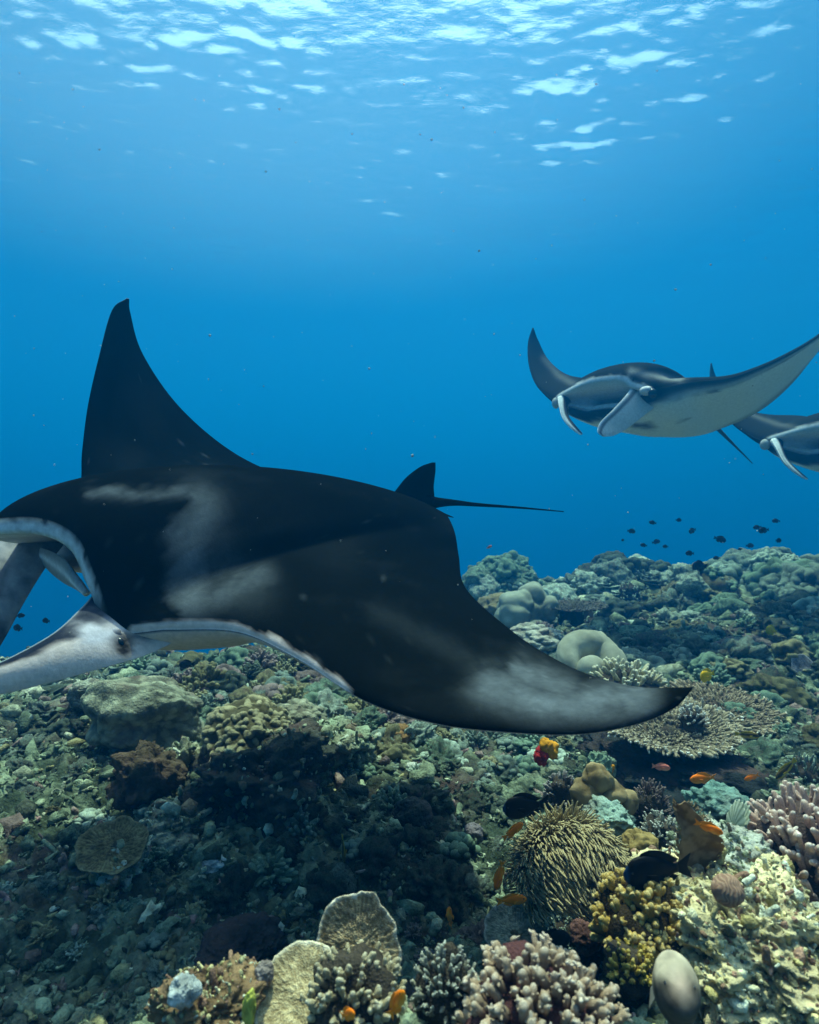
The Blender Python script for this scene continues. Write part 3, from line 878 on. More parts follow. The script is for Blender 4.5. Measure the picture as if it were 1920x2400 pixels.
def table_coral(label, u, v, Y, wpx, cols, seed, tiltv=(0, -.12, 1), n=700, cut=None, stalk=.4, thick=.03, group=None, small=False, squash=.8, blen=.075):
    C = Colony('table_coral', label, 'coral', u, v, Y, group)
    R = C.px(wpx) / 2
    r = np.random.default_rng(seed)
    m = 64; rings = 12
    a = np.linspace(0, 2 * math.pi, m, endpoint=False)
    edge = 1 + .10 * fbm(np.stack([np.cos(a) * 1.5, np.sin(a) * 1.5, 0 * a + seed], 1), 3, seed)
    Rm = np.array(rot_to(tiltv))
    V = []; 
    for s_ in (1, -1):
        for k in range(rings):
            q = (k + .3) / (rings - .7)
            zz = .10 * R * q * q + .02 * R * np.sin(a * 5 + seed) * q + (0 if s_ > 0 else -thick * R * (1.6 - q * 1.2) - .06 * R * (1 - q))
            V.append(np.stack([np.cos(a) * q * edge * R, np.sin(a) * q * edge * R * squash, zz], 1))
    V = np.array(V).reshape(-1, 3)
    F = []
    for h in (0, 1):
        for k in range(rings - 1):
            for j in range(m):
                b = h * rings * m
                q = [b + k * m + j, b + k * m + (j + 1) % m, b + (k + 1) * m + (j + 1) % m, b + (k + 1) * m + j]
                F.append(q if h == 1 else q[::-1])
    for j in range(m):
        t0 = (rings - 1) * m; b0 = rings * m + (rings - 1) * m
        F.append([t0 + j, b0 + j, b0 + (j + 1) % m, t0 + (j + 1) % m][::1])
    V = V @ Rm.T
    pg = np.tile(np.array(cols[0]), (len(V), 1))
    link('plate', mesh_from('plate', V, np.array(F), pg, M['crust']), C.root)
    # stalk under the plate
    sv, sf, sn = rock_shape(seed + 3, 3, (R * .35, R * .3, R * stalk), .3, .1)
    link('stalk', mesh_from('stalk', sv - np.array([0, 0, R * stalk]), sf, np.array((.05, .045, .035)), M['crust']), C.root)
    q = np.sqrt(r.uniform(0.02, 1, n)); aa = r.uniform(0, 2 * math.pi, n)
    eg = np.interp(aa, np.append(a, 2 * math.pi), np.append(edge, edge[0]))
    B = np.stack([np.cos(aa) * q * eg * R, np.sin(aa) * q * eg * R * squash, .10 * R * q * q], 1)
    keep = np.ones(n, bool) if cut is None else cut(np.cos(aa) * q, np.sin(aa) * q)
    D = np.stack([np.cos(aa) * q * 1.3, np.sin(aa) * q * 1.3, 1.15 - .75 * q], 1) + r.normal(0, .18, (n, 3))
    D = D @ Rm.T; B = B @ Rm.T
    Ln = blen * R * (0.8 + .8 * q ** 3) * r.uniform(.75, 1.25, n)
    shapes = [branch_shape(seed + k, 1, .27, .17, 5, 4, .1, 2, 0.1) for k in range(4)]
    out = []
    for k in np.flatnonzero(keep):
        v_, f_, t_ = shapes[k % 4]
        Mx = np.array(rot_to(D[k], r.uniform(0, 6)))
        pgk = tip_pig(t_, cols[0], cols[1], lerp3(cols[1], cols[2], np.array([sstep(.55, 1.0, q[k])]))[0]) * r.uniform(.8, 1.2)
        out.append(((v_ * Ln[k]) @ Mx.T + B[k] - D[k] / np.linalg.norm(D[k]) * Ln[k] * .15, f_, pgk))
    V, F, P = merge(out)
    o = link('branchlets', mesh_from('branchlets', V, F, P, M['coral_fine']), C.root)
    o['kind'] = 'stuff'
    return C

def boulder(name, label, cat, u, v, wpx, hpx, col, seed, shape='rock', Y=None, mat='crust', group=None, dep=1.0, col2=None, sink=.25, **kw):
    C = Colony(name, label, cat, u, v, Y, group)
    R = C.px(wpx) / 2; H = C.px(hpx)
    if shape == 'rock': V, F, n = rock_shape(seed, 7 if wpx > 425 else 6 if wpx > 160 else 5, (1, 1, 1), kw.get('rough', .3), kw.get('fine', .1)); k = sstep(-.3, .3, n)
    elif shape == 'knob': V, F, k = knob_shape(seed, kw.get('nk', 90), 7 if kw.get('nk', 90) > 400 and wpx < 230 else 6, (1, 1, 1), kw.get('kr', 1.0), kw.get('depth', .16), kw.get('lump', .2))
    else: V, F, k = maze_shape(seed, 6, (1, 1, 1), kw.get('freq', 9), kw.get('depth', .05), kw.get('lump', .2), kw.get('warp', 1.0))
    z = V[:, 2]
    V = V * np.array([R, R * dep, H / (1 + (1 - sink) )]) 
    V[:, 2] += H * (1 - sink) / (1 + (1 - sink))
    col = np.array(col)
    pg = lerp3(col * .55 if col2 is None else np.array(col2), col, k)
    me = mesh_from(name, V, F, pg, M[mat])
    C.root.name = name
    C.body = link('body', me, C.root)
    if kw.get('lumps'):
        r = np.random.default_rng(seed); fn = V[F].mean(1); nr = np.cross(V[F[:, 1]] - V[F[:, 0]], V[F[:, 2]] - V[F[:, 0]]); nr /= np.linalg.norm(nr, axis=1)[:, None] + 1e-12
        vis = np.flatnonzero((nr[:, 2] > -.1)); pick = r.choice(vis, kw['lumps'])
        sh = [rock_shape(340 + q, 1, (1, .8, .7), .4, .25)[:2] for q in range(5)] + [branch_shape(350 + q, 1.6, .5, .4, 5, 4, .3, 0, .2)[:2] for q in range(3)]
        out = []
        pal = np.array([(.60, .52, .27), (.74, .69, .46), (.40, .34, .15), (.24, .15, .10), (.60, .62, .48), (.34, .20, .14), (.52, .47, .26), (.16, .15, .09)]) if kw.get('warm') else np.array([(.26, .30, .20), (.38, .42, .30), (.16, .19, .12), (.50, .54, .42), (.24, .19, .13)])
        for q in pick:
            v, f = sh[r.integers(len(sh))]
            s_ = C.px(r.lognormal(1.5, .55))
            if f.shape[1] == 4: f = np.vstack([f[:, [0, 1, 2]], f[:, [0, 2, 3]]])
            Mx = np.array(rot_to(nr[q] + r.normal(0, .3, 3), r.uniform(0, 6)))
            out.append((v * s_ @ Mx.T + fn[q], f, pal[r.integers(len(pal))] * r.uniform(.7, 1.2)))
        vv, ff, pp = merge(out)
        link('crust', mesh_from('crust', vv, ff, pp, M['rubble']), C.root)['kind'] = 'stuff'
    C.R, C.H = R, H
    return C

# ------------------------------------------------------------------ rubble that covers the floor
def scatter_view(n, Ymin, Ymax, umin=-500, umax=2450, power=1.0, seed=0):
    r = np.random.default_rng(seed)
    t = r.uniform(0, 1, n)
    Y = Ymin * (Ymax / Ymin) ** (t ** power)
    u = r.uniform(umin, umax, n)
    x = (u - 960) / FPX * Y
    return x, Y

def make_rubble():
    r = np.random.default_rng(21)
    shapes = []
    tri = lambda F: np.vstack([F[:, [0, 1, 2]], F[:, [0, 2, 3]]]) if F.shape[1] == 4 else F
    for k in range(2):
        V, F, n = rock_shape(300 + k, 2, (1, .75, .6), .55, .5); shapes.append((V, F))
    for k in range(6):
        V, F, n = rock_shape(320 + k, 1, (1, .7, .5), .6, .5); shapes.append((V, F))
    for k in range(3):
        P = np.array([[-1, 0, 0], [-.4, r.normal(0, .2), r.normal(0, .15)], [.3, r.normal(0, .3), .15], [1, r.normal(0, .4), r.normal(0, .3)]])
        V, F, t = tube(P, [.2, .27, .2, .17], 5); shapes.append((V, tri(F)))
    for k in range(5):                                         # knobbly bits of branching coral
        out = []
        for q in range(int(r.integers(3, 6))):
            d = r.normal(0, 1, 3); d[2] = abs(d[2]) * .9 + .1; d /= np.linalg.norm(d)
            e = d + r.normal(0, .4, 3)
            v, f, t = tube([d * 0, d * .55, d * .55 + e * .38, d * .58 + e * .42], [.24, .23, .19, .05], 5, False); out.append((v, f, (0, 0, 0)))
        V, F, _ = merge(out); shapes.append((V, tri(F[0])))
    a = np.linspace(0, 4.4, 8)
    V, F, t = tube(np.stack([np.cos(a), np.sin(a), .1 * a], 1) * .8, .22, 5); shapes.append((V, tri(F)))
    pal = np.array([(.17, .21, .14), (.25, .29, .19), (.34, .36, .25), (.11, .14, .095), (.46, .47, .34), (.22, .16, .14), (.27, .25, .13), (.08, .09, .065), (.62, .63, .52), (.32, .20, .19)])
    prob = np.array([.24, .18, .08, .2, .03, .07, .06, .12, .012, .01]); prob /= prob.sum()
    n = 27000
    x, y = scatter_view(n, 1.05, 8.5, seed=5, power=.95)
    z = zf(x, y)
    clump = fbm(np.stack([x, y, 0 * x], 1) * 2.3, 2, 66)
    keep = r.uniform(-.9, .8, n) < clump + .5
    x, y, z = x[keep], y[keep], z[keep]; n = len(x)
    z = z + floor_detail(x, y)[0]
    s = px_size(1.0, y) * np.clip(r.lognormal(1.98, .6, n), 3, 30) * (.8 + .2 * np.clip(1.8 / y, .4, 1.5))
    Vs, Fs, Ps, o = [], [], [], 0
    wh = r.integers(0, len(shapes), n)
    ci = r.choice(len(pal), n, p=prob)
    for k in range(n):
        V, F = shapes[wh[k]]
        e = Euler((r.normal(0, .5), r.normal(0, .5), r.uniform(0, 6.28)))
        Vs.append((V * s[k]) @ np.array(e.to_matrix()).T + np.array([x[k], y[k], z[k] + s[k] * .25]))
        Fs.append(F + o); o += len(V)
        Ps.append(np.tile(pal[ci[k]] * r.uniform(.65, 1.3), (len(V), 1)))
    me = mesh_from('coral_rubble', np.concatenate(Vs), np.concatenate(Fs), np.concatenate(Ps), M['rubble'])
    tag(link('coral_rubble', me), 'broken coral rubble covering the reef floor', 'rubble', None, 'stuff')
make_rubble()

# ------------------------------------------------------------------ generic heads, used again and again on the far reef
def proto_mesh(kind, seed, cols):
    r = np.random.default_rng(seed)
    c0, c1, c2 = [np.array(c) for c in cols]
    if kind == 'knob':
        V, F, k = knob_shape(seed, int(r.integers(40, 90)), 5, (1, .9, .8), 1.05, .22, .3); return V, F, lerp3(c0, c1, k)
    if kind == 'dome':
        V, F, k = rock_shape(seed, 5, (1, .95, .75), .3, .1); return V, F, lerp3(c0, c1, sstep(-.25, .2, k))
    if kind == 'maze':
        V, F, k = maze_shape(seed, 5, (1, .9, .7), 10, .05, .3); return V, F, lerp3(c0, c1, k)
    if kind == 'rock':
        V, F, k = rock_shape(seed, 5, (1, .8, .7), .5, .28); return V, F, lerp3(c0, c1, sstep(-.3, .35, k))
    if kind == 'bush':
        n = 46
        D = fib_dirs(n, seed, .0, .5); sh = [branch_shape(seed + k, 1, .17, .13, 6, 5, .2, 3, .2, 1) for k in range(4)]
        g = D + np.array([0, 0, .3]); g /= np.linalg.norm(g, axis=1)[:, None]
        V, F, P = joined_branches(sh, g, D * .3, r.uniform(.5, .75, n), (c0, c1, c2), seed, 1.0)
        return V, F, P
    if kind == 'cluster':                                     # heaped small lobes
        out = []
        for k in range(26):
            a = r.uniform(0, 6.28); q = math.sqrt(r.uniform(0, 1))
            v, f, kk = rock_shape(seed * 3 + k, 2, (1, 1, .9), .25, .06)
            s_ = r.uniform(.16, .34)
            out.append((v * s_ + np.array([q * math.cos(a) * .85, q * math.sin(a) * .8, .45 * (1 - q * q) + .1]), f, lerp3(c0, c1, sstep(-.5, .8, v[:, 2])) * r.uniform(.8, 1.2)))
        return merge(out)
    if kind == 'plate':
        out = []
        for k in range(3):
            m = 26
            a = np.linspace(0, 2 * math.pi, m, endpoint=False); e = 1 + .16 * fbm(np.stack([np.cos(a), np.sin(a), 0 * a + seed + k], 1) * 1.5, 2, seed + k)
            rr = [(.05, .0), (.5, .04), (.85, .10), (1.0, .15), (1.0, .10), (.8, .03), (.4, -.08), (.05, -.2)]
            V = np.concatenate([np.stack([np.cos(a) * q * e, np.sin(a) * q * e * .8, 0 * a + h + .05 * np.sin(3 * a + k) * q], 1) for q, h in rr])
            i = np.arange(len(rr) * m).reshape(-1, m); j = np.roll(i, -1, 1)
            F = np.stack([i[:-1], j[:-1], j[1:], i[1:]], -1).reshape(-1, 4)
            t = np.repeat([0, .3, .7, 1, 1, .3, 0, 0], m)
            s_ = (1, .75, .55)[k]
            out.append((V * s_ + np.array([(0, -.3, .35)[k], (0, -.2, .15)[k], (.22, .12, .42)[k]]), F, lerp3(c0, c1, t)))
        return merge(out)

PAL = {
 'green': ((.05, .08, .055), (.18, .26, .18), (.34, .42, .31)), 'pale': ((.14, .18, .14), (.42, .50, .40), (.62, .68, .56)),
 'tan': ((.07, .065, .035), (.26, .24, .13), (.42, .40, .24)), 'grey': ((.06, .075, .06), (.20, .25, .20), (.36, .41, .33)),
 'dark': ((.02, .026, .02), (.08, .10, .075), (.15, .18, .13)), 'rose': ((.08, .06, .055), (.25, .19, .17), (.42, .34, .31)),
 'olive': ((.05, .05, .025), (.16, .15, .075), (.28, .26, .14)),
}
PROTO = {}
def proto(kind, pal, var):
    key = (kind, pal, var)
    if key not in PROTO:
        V, F, P = proto_mesh(kind, 100 + 17 * var + sum(map(ord, kind)), PAL[pal])
        mat = {'rock': 'crust', 'plate': 'coral', 'bush': 'coral_fine', 'dome': 'crust'}.get(kind, 'coral')
        PROTO[key] = mesh_from({'rock': 'reef_rock', 'dome': 'boulder_coral', 'knob': 'knobby_coral', 'maze': 'brain_coral', 'bush': 'branching_coral', 'cluster': 'lobed_coral', 'plate': 'plate_coral'}[kind], V, F, P, M[mat])
    return PROTO[key]

KINDNAME = {'rock': ('reef_rock', 'rock'), 'dome': ('boulder_coral', 'coral'), 'knob': ('knobby_coral', 'coral'), 'maze': ('brain_coral', 'coral'), 'bush': ('branching_coral', 'coral'), 'cluster': ('lobed_coral', 'coral'), 'plate': ('plate_coral', 'coral')}
KINDWORD = {'rock': 'crusted rock', 'dome': 'rounded boulder coral', 'knob': 'knobby coral head', 'maze': 'ridged coral head', 'bush': 'branching coral tuft', 'cluster': 'lobed coral', 'plate': 'tiered plate coral'}
COLWORD = {'green': 'greenish', 'pale': 'pale', 'tan': 'tan', 'grey': 'grey', 'dark': 'dark', 'rose': 'rosy grey', 'olive': 'olive'}

RAY_OUTLINE = [(0, 1245), (90, 1200), (187, 1140), (700, 1130), (920, 1155), (1055, 1215), (1073, 1273), (1092, 1379), (1124, 1421), (1203, 1481), (1314, 1551), (1415, 1592), (1600, 1611), (1492, 1698), (1200, 1717), (1017, 1695), (850, 1640), (700, 1546), (560, 1500), (300, 1545), (0, 1610)]
def behind_ray(u, v):
    c = False
    P = RAY_OUTLINE
    for a, b in zip(P, P[1:] + P[:1]):
        if (a[1] > v) != (b[1] > v) and u < (b[0] - a[0]) * (v - a[1]) / (b[1] - a[1]) + a[0]: c = not c
    return c

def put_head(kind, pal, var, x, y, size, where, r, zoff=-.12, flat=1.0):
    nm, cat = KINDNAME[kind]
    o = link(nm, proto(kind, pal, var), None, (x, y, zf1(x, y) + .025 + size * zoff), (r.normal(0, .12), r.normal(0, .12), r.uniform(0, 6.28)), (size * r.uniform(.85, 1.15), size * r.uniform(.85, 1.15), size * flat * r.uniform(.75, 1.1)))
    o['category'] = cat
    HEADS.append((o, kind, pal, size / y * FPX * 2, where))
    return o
HEADS = []
MARKS = []                                                     # (short phrase, u, v) of things that stand out
def mark(phrase, u, v): MARKS.append((phrase, u, v))

def label_heads():
    """say of every coral head what it is and which landmark it lies next to"""
    for (o, kind, pal, px, where) in HEADS:
        p = np.array(o.location)
        u, v = 960 + FPX * p[0] / p[1], 1200 - FPX * p[2] / p[1]
        ph, mu, mv = min(MARKS, key=lambda m: math.hypot(m[1] - u, 1.4 * (m[2] - v)))
        du, dv = u - mu, 1.4 * (v - mv)
        side = 'left of' if du < 0 else 'right of'
        dep = 'behind' if dv < 0 else 'in front of'
        if abs(du) > 2.2 * abs(dv): rel = side
        elif abs(dv) > 2.2 * abs(du): rel = dep
        else: rel = ('behind and ' if dv < 0 else 'before and ') + side
        d = math.hypot(du, dv)
        rel = ('just ' if d < 70 else '' if d < 130 else 'well ' if d < 220 else 'far ') + rel
        sz = 'small' if px < 48 else 'large' if px > 78 else 'mid-sized'
        lab = '%s %s %s %s the %s' % (sz, COLWORD[pal].replace('rosy grey', 'rosy'), KINDWORD[kind], rel, ph)
        o['label'] = lab
        o['group'] = '%ss %s' % (KINDWORD[kind], where)
    same = {}
    for h in HEADS: same.setdefault(h[0]['label'], []).append(h[0])
    for lab, L in same.items():
        L.sort(key=lambda o: o.location.y)
        if len(L) == 2: L[0]['label'], L[1]['label'] = 'nearer ' + lab, 'farther ' + lab
        if len(L) == 3: L[0]['label'], L[1]['label'], L[2]['label'] = 'nearest ' + lab, 'middle ' + lab, 'farthest ' + lab

def scatter_heads():
    r = np.random.default_rng(99)
    zones = [  # u range, v range of the foot, count, pixel sizes, place, kinds, palettes
        (1100, 1960, 1345, 1400, 46, (28, 62), 'on the hazy crest of the right hand reef', ('cluster', 'knob', 'dome', 'rock', 'bush', 'plate'), ('green', 'grey', 'dark', 'pale')),
        (1080, 1960, 1400, 1480, 62, (30, 75), 'on the reef slope below the far crest', ('cluster', 'knob', 'dome', 'rock', 'bush', 'maze', 'plate'), ('green', 'grey', 'tan', 'dark', 'pale')),
        (1230, 1960, 1480, 1600, 60, (30, 85), 'on the reef beyond the black wing tip', ('cluster', 'knob', 'rock', 'bush', 'maze', 'plate', 'dome'), ('grey', 'dark', 'tan', 'green', 'rose')),
        (1640, 1960, 1600, 1800, 34, (28, 75), 'beside the table coral at the right', ('cluster', 'rock', 'bush', 'dome', 'knob'), ('grey', 'dark', 'green', 'olive')),
        (-60, 640, 1545, 1640, 66, (26, 60), 'on the far reef under the pale fin', ('cluster', 'knob', 'dome', 'rock', 'bush', 'plate'), ('green', 'grey', 'dark', 'pale')),
        (-60, 700, 1640, 1800, 54, (24, 62), 'on the rubble slope at the left', ('cluster', 'rock', 'bush', 'knob'), ('green', 'grey', 'tan', 'dark')),
        (430, 1000, 1560, 1720, 70, (34, 85), 'on the rise under the black wing', ('bush', 'cluster', 'bush', 'knob', 'rock'), ('olive', 'grey', 'tan', 'green', 'rose')),
        (700, 1500, 1680, 1830, 64, (28, 75), 'on the bright rubble below the wing edge', ('cluster', 'rock', 'bush', 'knob'), ('green', 'pale', 'grey', 'tan')),
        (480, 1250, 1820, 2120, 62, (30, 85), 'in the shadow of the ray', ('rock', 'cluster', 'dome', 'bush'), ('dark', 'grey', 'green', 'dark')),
        (-40, 520, 1800, 2350, 64, (24, 62), 'on the open rubble at the lower left', ('rock', 'cluster', 'rock', 'bush'), ('green', 'grey', 'tan', 'pale')),
        (1080, 1960, 1960, 2390, 60, (24, 60), 'among the corals at the lower right', ('cluster', 'rock', 'bush', 'knob'), ('tan', 'rose', 'grey', 'pale')),
        (380, 1080, 2180, 2395, 44, (24, 56), 'along the near edge of the reef', ('rock', 'cluster', 'bush'), ('tan', 'rose', 'grey', 'green')),
    ]
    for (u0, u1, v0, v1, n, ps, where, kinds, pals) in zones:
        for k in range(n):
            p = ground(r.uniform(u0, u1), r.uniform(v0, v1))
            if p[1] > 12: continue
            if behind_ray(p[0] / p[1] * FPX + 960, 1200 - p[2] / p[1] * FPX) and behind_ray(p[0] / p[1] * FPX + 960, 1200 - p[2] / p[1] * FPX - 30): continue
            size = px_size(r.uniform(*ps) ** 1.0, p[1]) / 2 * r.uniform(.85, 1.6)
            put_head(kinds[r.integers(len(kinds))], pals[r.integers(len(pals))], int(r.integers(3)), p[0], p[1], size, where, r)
scatter_heads()

# ------------------------------------------------------------------ corals that stand out
CREAM = ((.14, .12, .07), (.36, .33, .22), (.72, .70, .56))
# far pinnacle and mounds
def mound(label, u, v, Y, wpx, hpx, pal, seed, n=26, kinds=('cluster', 'knob', 'dome')):
    C = Colony('coral_mound', label, 'coral', u, v, Y)
    R, H = C.px(wpx) / 2, C.px(hpx)
    r = np.random.default_rng(seed)
    C.core(seed, 1.0, (R * .85, R * .8, H * .85), np.array(PAL[pal][0]) * 1.5, 'core', 'crust', 0, .3)
    D = fib_dirs(n, seed, .05, .6)
    for k, d in enumerate(D):
        kd = kinds[r.integers(len(kinds))]
        pl = pal if r.uniform() < .7 else ('pale', 'grey', 'green')[r.integers(3)]
        V, F, P = PROTO_ARR(kd, pl, int(r.integers(3)))
        nm = {'cluster': 'lobe_clump', 'knob': 'knob', 'dome': 'lobe', 'bush': 'branch_tuft', 'plate': 'plate'}[kd]
        s_ = R * r.uniform(.28, .45)
        o = link(nm, proto(kd, pl, int(r.integers(3))), C.root, tuple(d * np.array([R, R, H]) * .85), (r.normal(0, .3), r.normal(0, .3), r.uniform(0, 6)), s_)
    return C
def PROTO_ARR(*a): return (None, None, None)
mound('knobby green pinnacle of coral rising alone at the far edge, right of the ray', 1180, 1425, 8.6, 190, 110, 'green', 31, 34)
mound('dark rounded coral mound on the skyline below the school of fish', 1455, 1410, 8.8, 230, 96, 'dark', 32, 34)
mound('wide grey coral mound on the skyline at the right edge', 1800, 1420, 8.2, 330, 84, 'grey', 33, 40)
mound('pale topped coral knoll at the right end of the skyline', 1815, 1345, 8.0, 110, 42, 'pale', 34, 20)
mound('small brown coral knoll in front of the dark mound', 1640, 1400, 7.6, 140, 70, 'tan', 35, 22)
# knobbly smooth corals close behind the trailing edge
boulder('lobed_coral', 'smooth grey green coral of tall rounded lobes behind the trailing edge', 'coral', 1240, 1490, 110, 90, (.30, .32, .25), 41, 'knob', mat='leather', nk=9, kr=1.0, depth=.45, lump=.3)
boulder('boulder_coral', 'brown rounded coral touching the rear edge of the wing', 'coral', 1165, 1462, 90, 60, (.22, .18, .10), 42, 'rock', mat='leather', rough=.2)
boulder('knobby_coral', 'pale nubbly coral strip just behind the trailing edge', 'coral', 1250, 1530, 140, 55, (.42, .41, .33), 43, 'knob', nk=120, depth=.2)
table_coral('thin grey table coral seen edge on at mid distance', 1340, 1425, 6.6, 150, ((.07, .07, .06), (.18, .17, .15), (.30, .29, .26)), 51, (0, -.05, 1), 240, blen=.09)
for (u, v, w, h, lab, pal_, sd) in ((1285, 1440, 60, 42, 'white spiky coral tuft beside the thin grey table', 'pale', 52), (1375, 1470, 80, 52, 'pale turquoise coral tuft below the thin grey table', 'pale', 53), (1475, 1410, 62, 40, 'pale coral tuft on the slope left of centre of the far reef', 'pale', 54), (1605, 1425, 70, 36, 'whitish coral tuft in the middle of the far reef', 'pale', 55)):
    finger_head('branching_coral', lab, 'coral', u, v, w, h, 60, PAL[pal_], sd, join=True, nubs=1)
# curled leather coral
def curl():
    C = Colony('leather_coral', 'pale smooth leather coral curled into a ring above the wing tip', 'coral', 1385, 1585, 3.9)
    s = C.px(1)
    q = catmull(np.array([(-46, .0, 4), (-58, -.02, 34), (-46, 0, 60), (-16, .02, 74), (22, .05, 74), (52, .08, 58), (70, .06, 32), (74, .04, 6)], float), 6)
    s = s * .84
    P = q * np.array([s, 1, s])
    P[:, 1] += P[:, 2] * .8
    rad = s * np.interp(np.linspace(0, 1, len(P)), [0, .3, .6, 1], [30, 36, 42, 44])
    V, F, t = tube(P, rad, 24)
    V = V + (.010 * fbm(V * 9, 3, 5) + .004 * fbm(V * 45, 2, 5))[:, None]
    pg = lerp3((.27, .27, .20), (.40, .40, .30), sstep(-.4, .5, fbm(V * 7, 3, 6)))
    link('curled_lobe', mesh_from('curled_lobe', V, F, pg, M['leather']), C.root)
    V, F = ellipsoid((-6 * s, -.06, 26 * s), (40 * s, 36 * s, 36 * s), None, 18)
    V = V + .010 * fbm(V * 8, 2, 4)[:, None]
    link('inner_lobe', mesh_from('inner_lobe', V, F, np.array((.36, .36, .27)), M['leather']), C.root)
    V, F, n = rock_shape(8, 4, (90 * s, 40 * s, 22 * s), .2, .05)
    link('base', mesh_from('base', V + np.array([20 * s, .10, -16 * s]), F, np.array((.20, .20, .15)), M['leather']), C.root)
curl()
finger_head('finger_coral', 'cream finger coral clump between the curled leather coral and the wing tip', 'coral', 1465, 1622, 190, 78, 150, ((.20, .18, .10), (.60, .55, .36), (.90, .86, .68)), 61, Y=3.7, r0=.17, r1=.13, nubs=2, lenr=(.25, .36), wid=1.0)
table_coral('brown upper table coral with pale rim, behind the wing tip', 1690, 1665, 3.3, 240, ((.10, .08, .05), (.32, .25, .165), (.68, .63, .50)), 62, (.05, -.22, 1), 720, squash=.9, blen=.085)
table_coral('broad lower table coral with white tipped rim, just under the wing tip', 1578, 1712, 2.85, 305, ((.11, .09, .06), (.36, .30, .20), (.84, .80, .68)), 63, (-.02, -.34, 1), 1050, squash=.62, blen=.085)
finger_head('branching_coral', 'small white branching coral growing on the lower table coral', 'coral', 1625, 1690, 70, 40, 50, ((.2, .19, .16), (.5, .5, .45), (.75, .75, .7)), 64, Y=2.85, join=True)
# right hand foreground
finger_head('staghorn_coral', 'large pink finger coral with pale tips at the right edge', 'coral', 1915, 2105, 390, 250, 295, ((.18, .09, .07), (.66, .45, .36), (.92, .80, .70)), 71, Y=1.62, r0=.105, r1=.075, nubs=4, lenr=(.34, .5), lean=(-.12, -.25, .15), core=(.06, .04, .035))
finger_head('branching_coral', 'small white thorny coral left of the brown sea fan', 'coral', 1548, 1965, 112, 62, 90, ((.22, .22, .17), (.50, .50, .42), (.80, .80, .72)), 72, Y=1.95, r0=.13, r1=.08, nubs=3, lean=(0, -.2, 0))
finger_head('branching_coral', 'brown thorny coral with purple crown, behind the white thorny one', 'coral', 1525, 1915, 105, 85, 130, ((.08, .05, .05), (.20, .15, .13), (.36, .26, .27)), 73, Y=2.15, r0=.12, r1=.07, nubs=2, lean=(0, -.2, 0), join=True)
finger_head('finger_coral', 'golden brown finger coral below the black fish', 'coral', 1515, 2205, 265, 165, 210, ((.10, .06, .015), (.58, .38, .10), (.82, .64, .30)), 74, Y=1.40, r0=.20, r1=.15, nubs=3, fork=1, lenr=(.3, .45), lean=(0, -.35, .1), core=(.035, .025, .015))
finger_head('finger_coral', 'low yellow finger coral in front of the golden brown one', 'coral', 1478, 2275, 140, 60, 50, ((.12, .08, .02), (.58, .40, .08), (.80, .62, .22)), 75, Y=1.27, r0=.19, r1=.12, nubs=3, fork=1, lean=(0, -.4, .1))
finger_head('finger_coral', 'cream and purple stubby finger coral at the bottom edge', 'coral', 1270, 2420, 400, 175, 210, ((.12, .065, .05), (.52, .37, .25), (.80, .66, .52)), 76, Y=1.02, r0=.26, r1=.22, nubs=5, lenr=(.15, .24), lean=(0, -.25, .15), core=(.07, .03, .03), wid=1.0)
finger_head('finger_coral', 'cream stubby finger coral growing over the plate coral', 'coral', 835, 2360, 250, 130, 105, ((.12, .085, .05), (.50, .41, .25), (.80, .72, .52)), 77, Y=1.04, r0=.2, r1=.17, nubs=5, fork=1, lenr=(.22, .34), lean=(0, -.3, .1))
finger_head('finger_coral', 'pale knobbly coral crust between plate coral and purple fingers', 'coral', 1045, 2360, 170, 140, 110, ((.12, .12, .09), (.38, .37, .29), (.62, .62, .53)), 78, Y=1.09, r0=.2, r1=.16, nubs=5, lenr=(.2, .3), lean=(0, -.3, .1))
finger_head('branching_coral', 'pale green thorny coral above the purple fingers', 'coral', 1330, 2195, 110, 50, 90, ((.10, .13, .09), (.28, .33, .25), (.5, .55, .44)), 79, Y=1.55, r0=.13, r1=.08, nubs=3, lean=(0, -.2, 0), join=True)
finger_head('branching_coral', 'small emerald thorny coral beside the golden finger coral', 'coral', 1375, 2145, 60, 34, 50, ((.02, .08, .05), (.06, .22, .15), (.12, .34, .25)), 80, Y=1.6, r0=.13, r1=.08, join=True)
finger_head('branching_coral', 'grey thorny coral at the right edge above the pink one', 'coral', 1890, 1835, 120, 70, 90, PAL['grey'], 81, Y=2.6, r0=.12, r1=.07, nubs=2, join=True)
finger_head('branching_coral', 'grey bushy coral left of the brown leather lump', 'coral', 1318, 1885, 95, 72, 90, ((.08, .07, .07), (.22, .20, .19), (.36, .34, .32)), 82, Y=2.2, r0=.16, r1=.13, nubs=3, join=True)
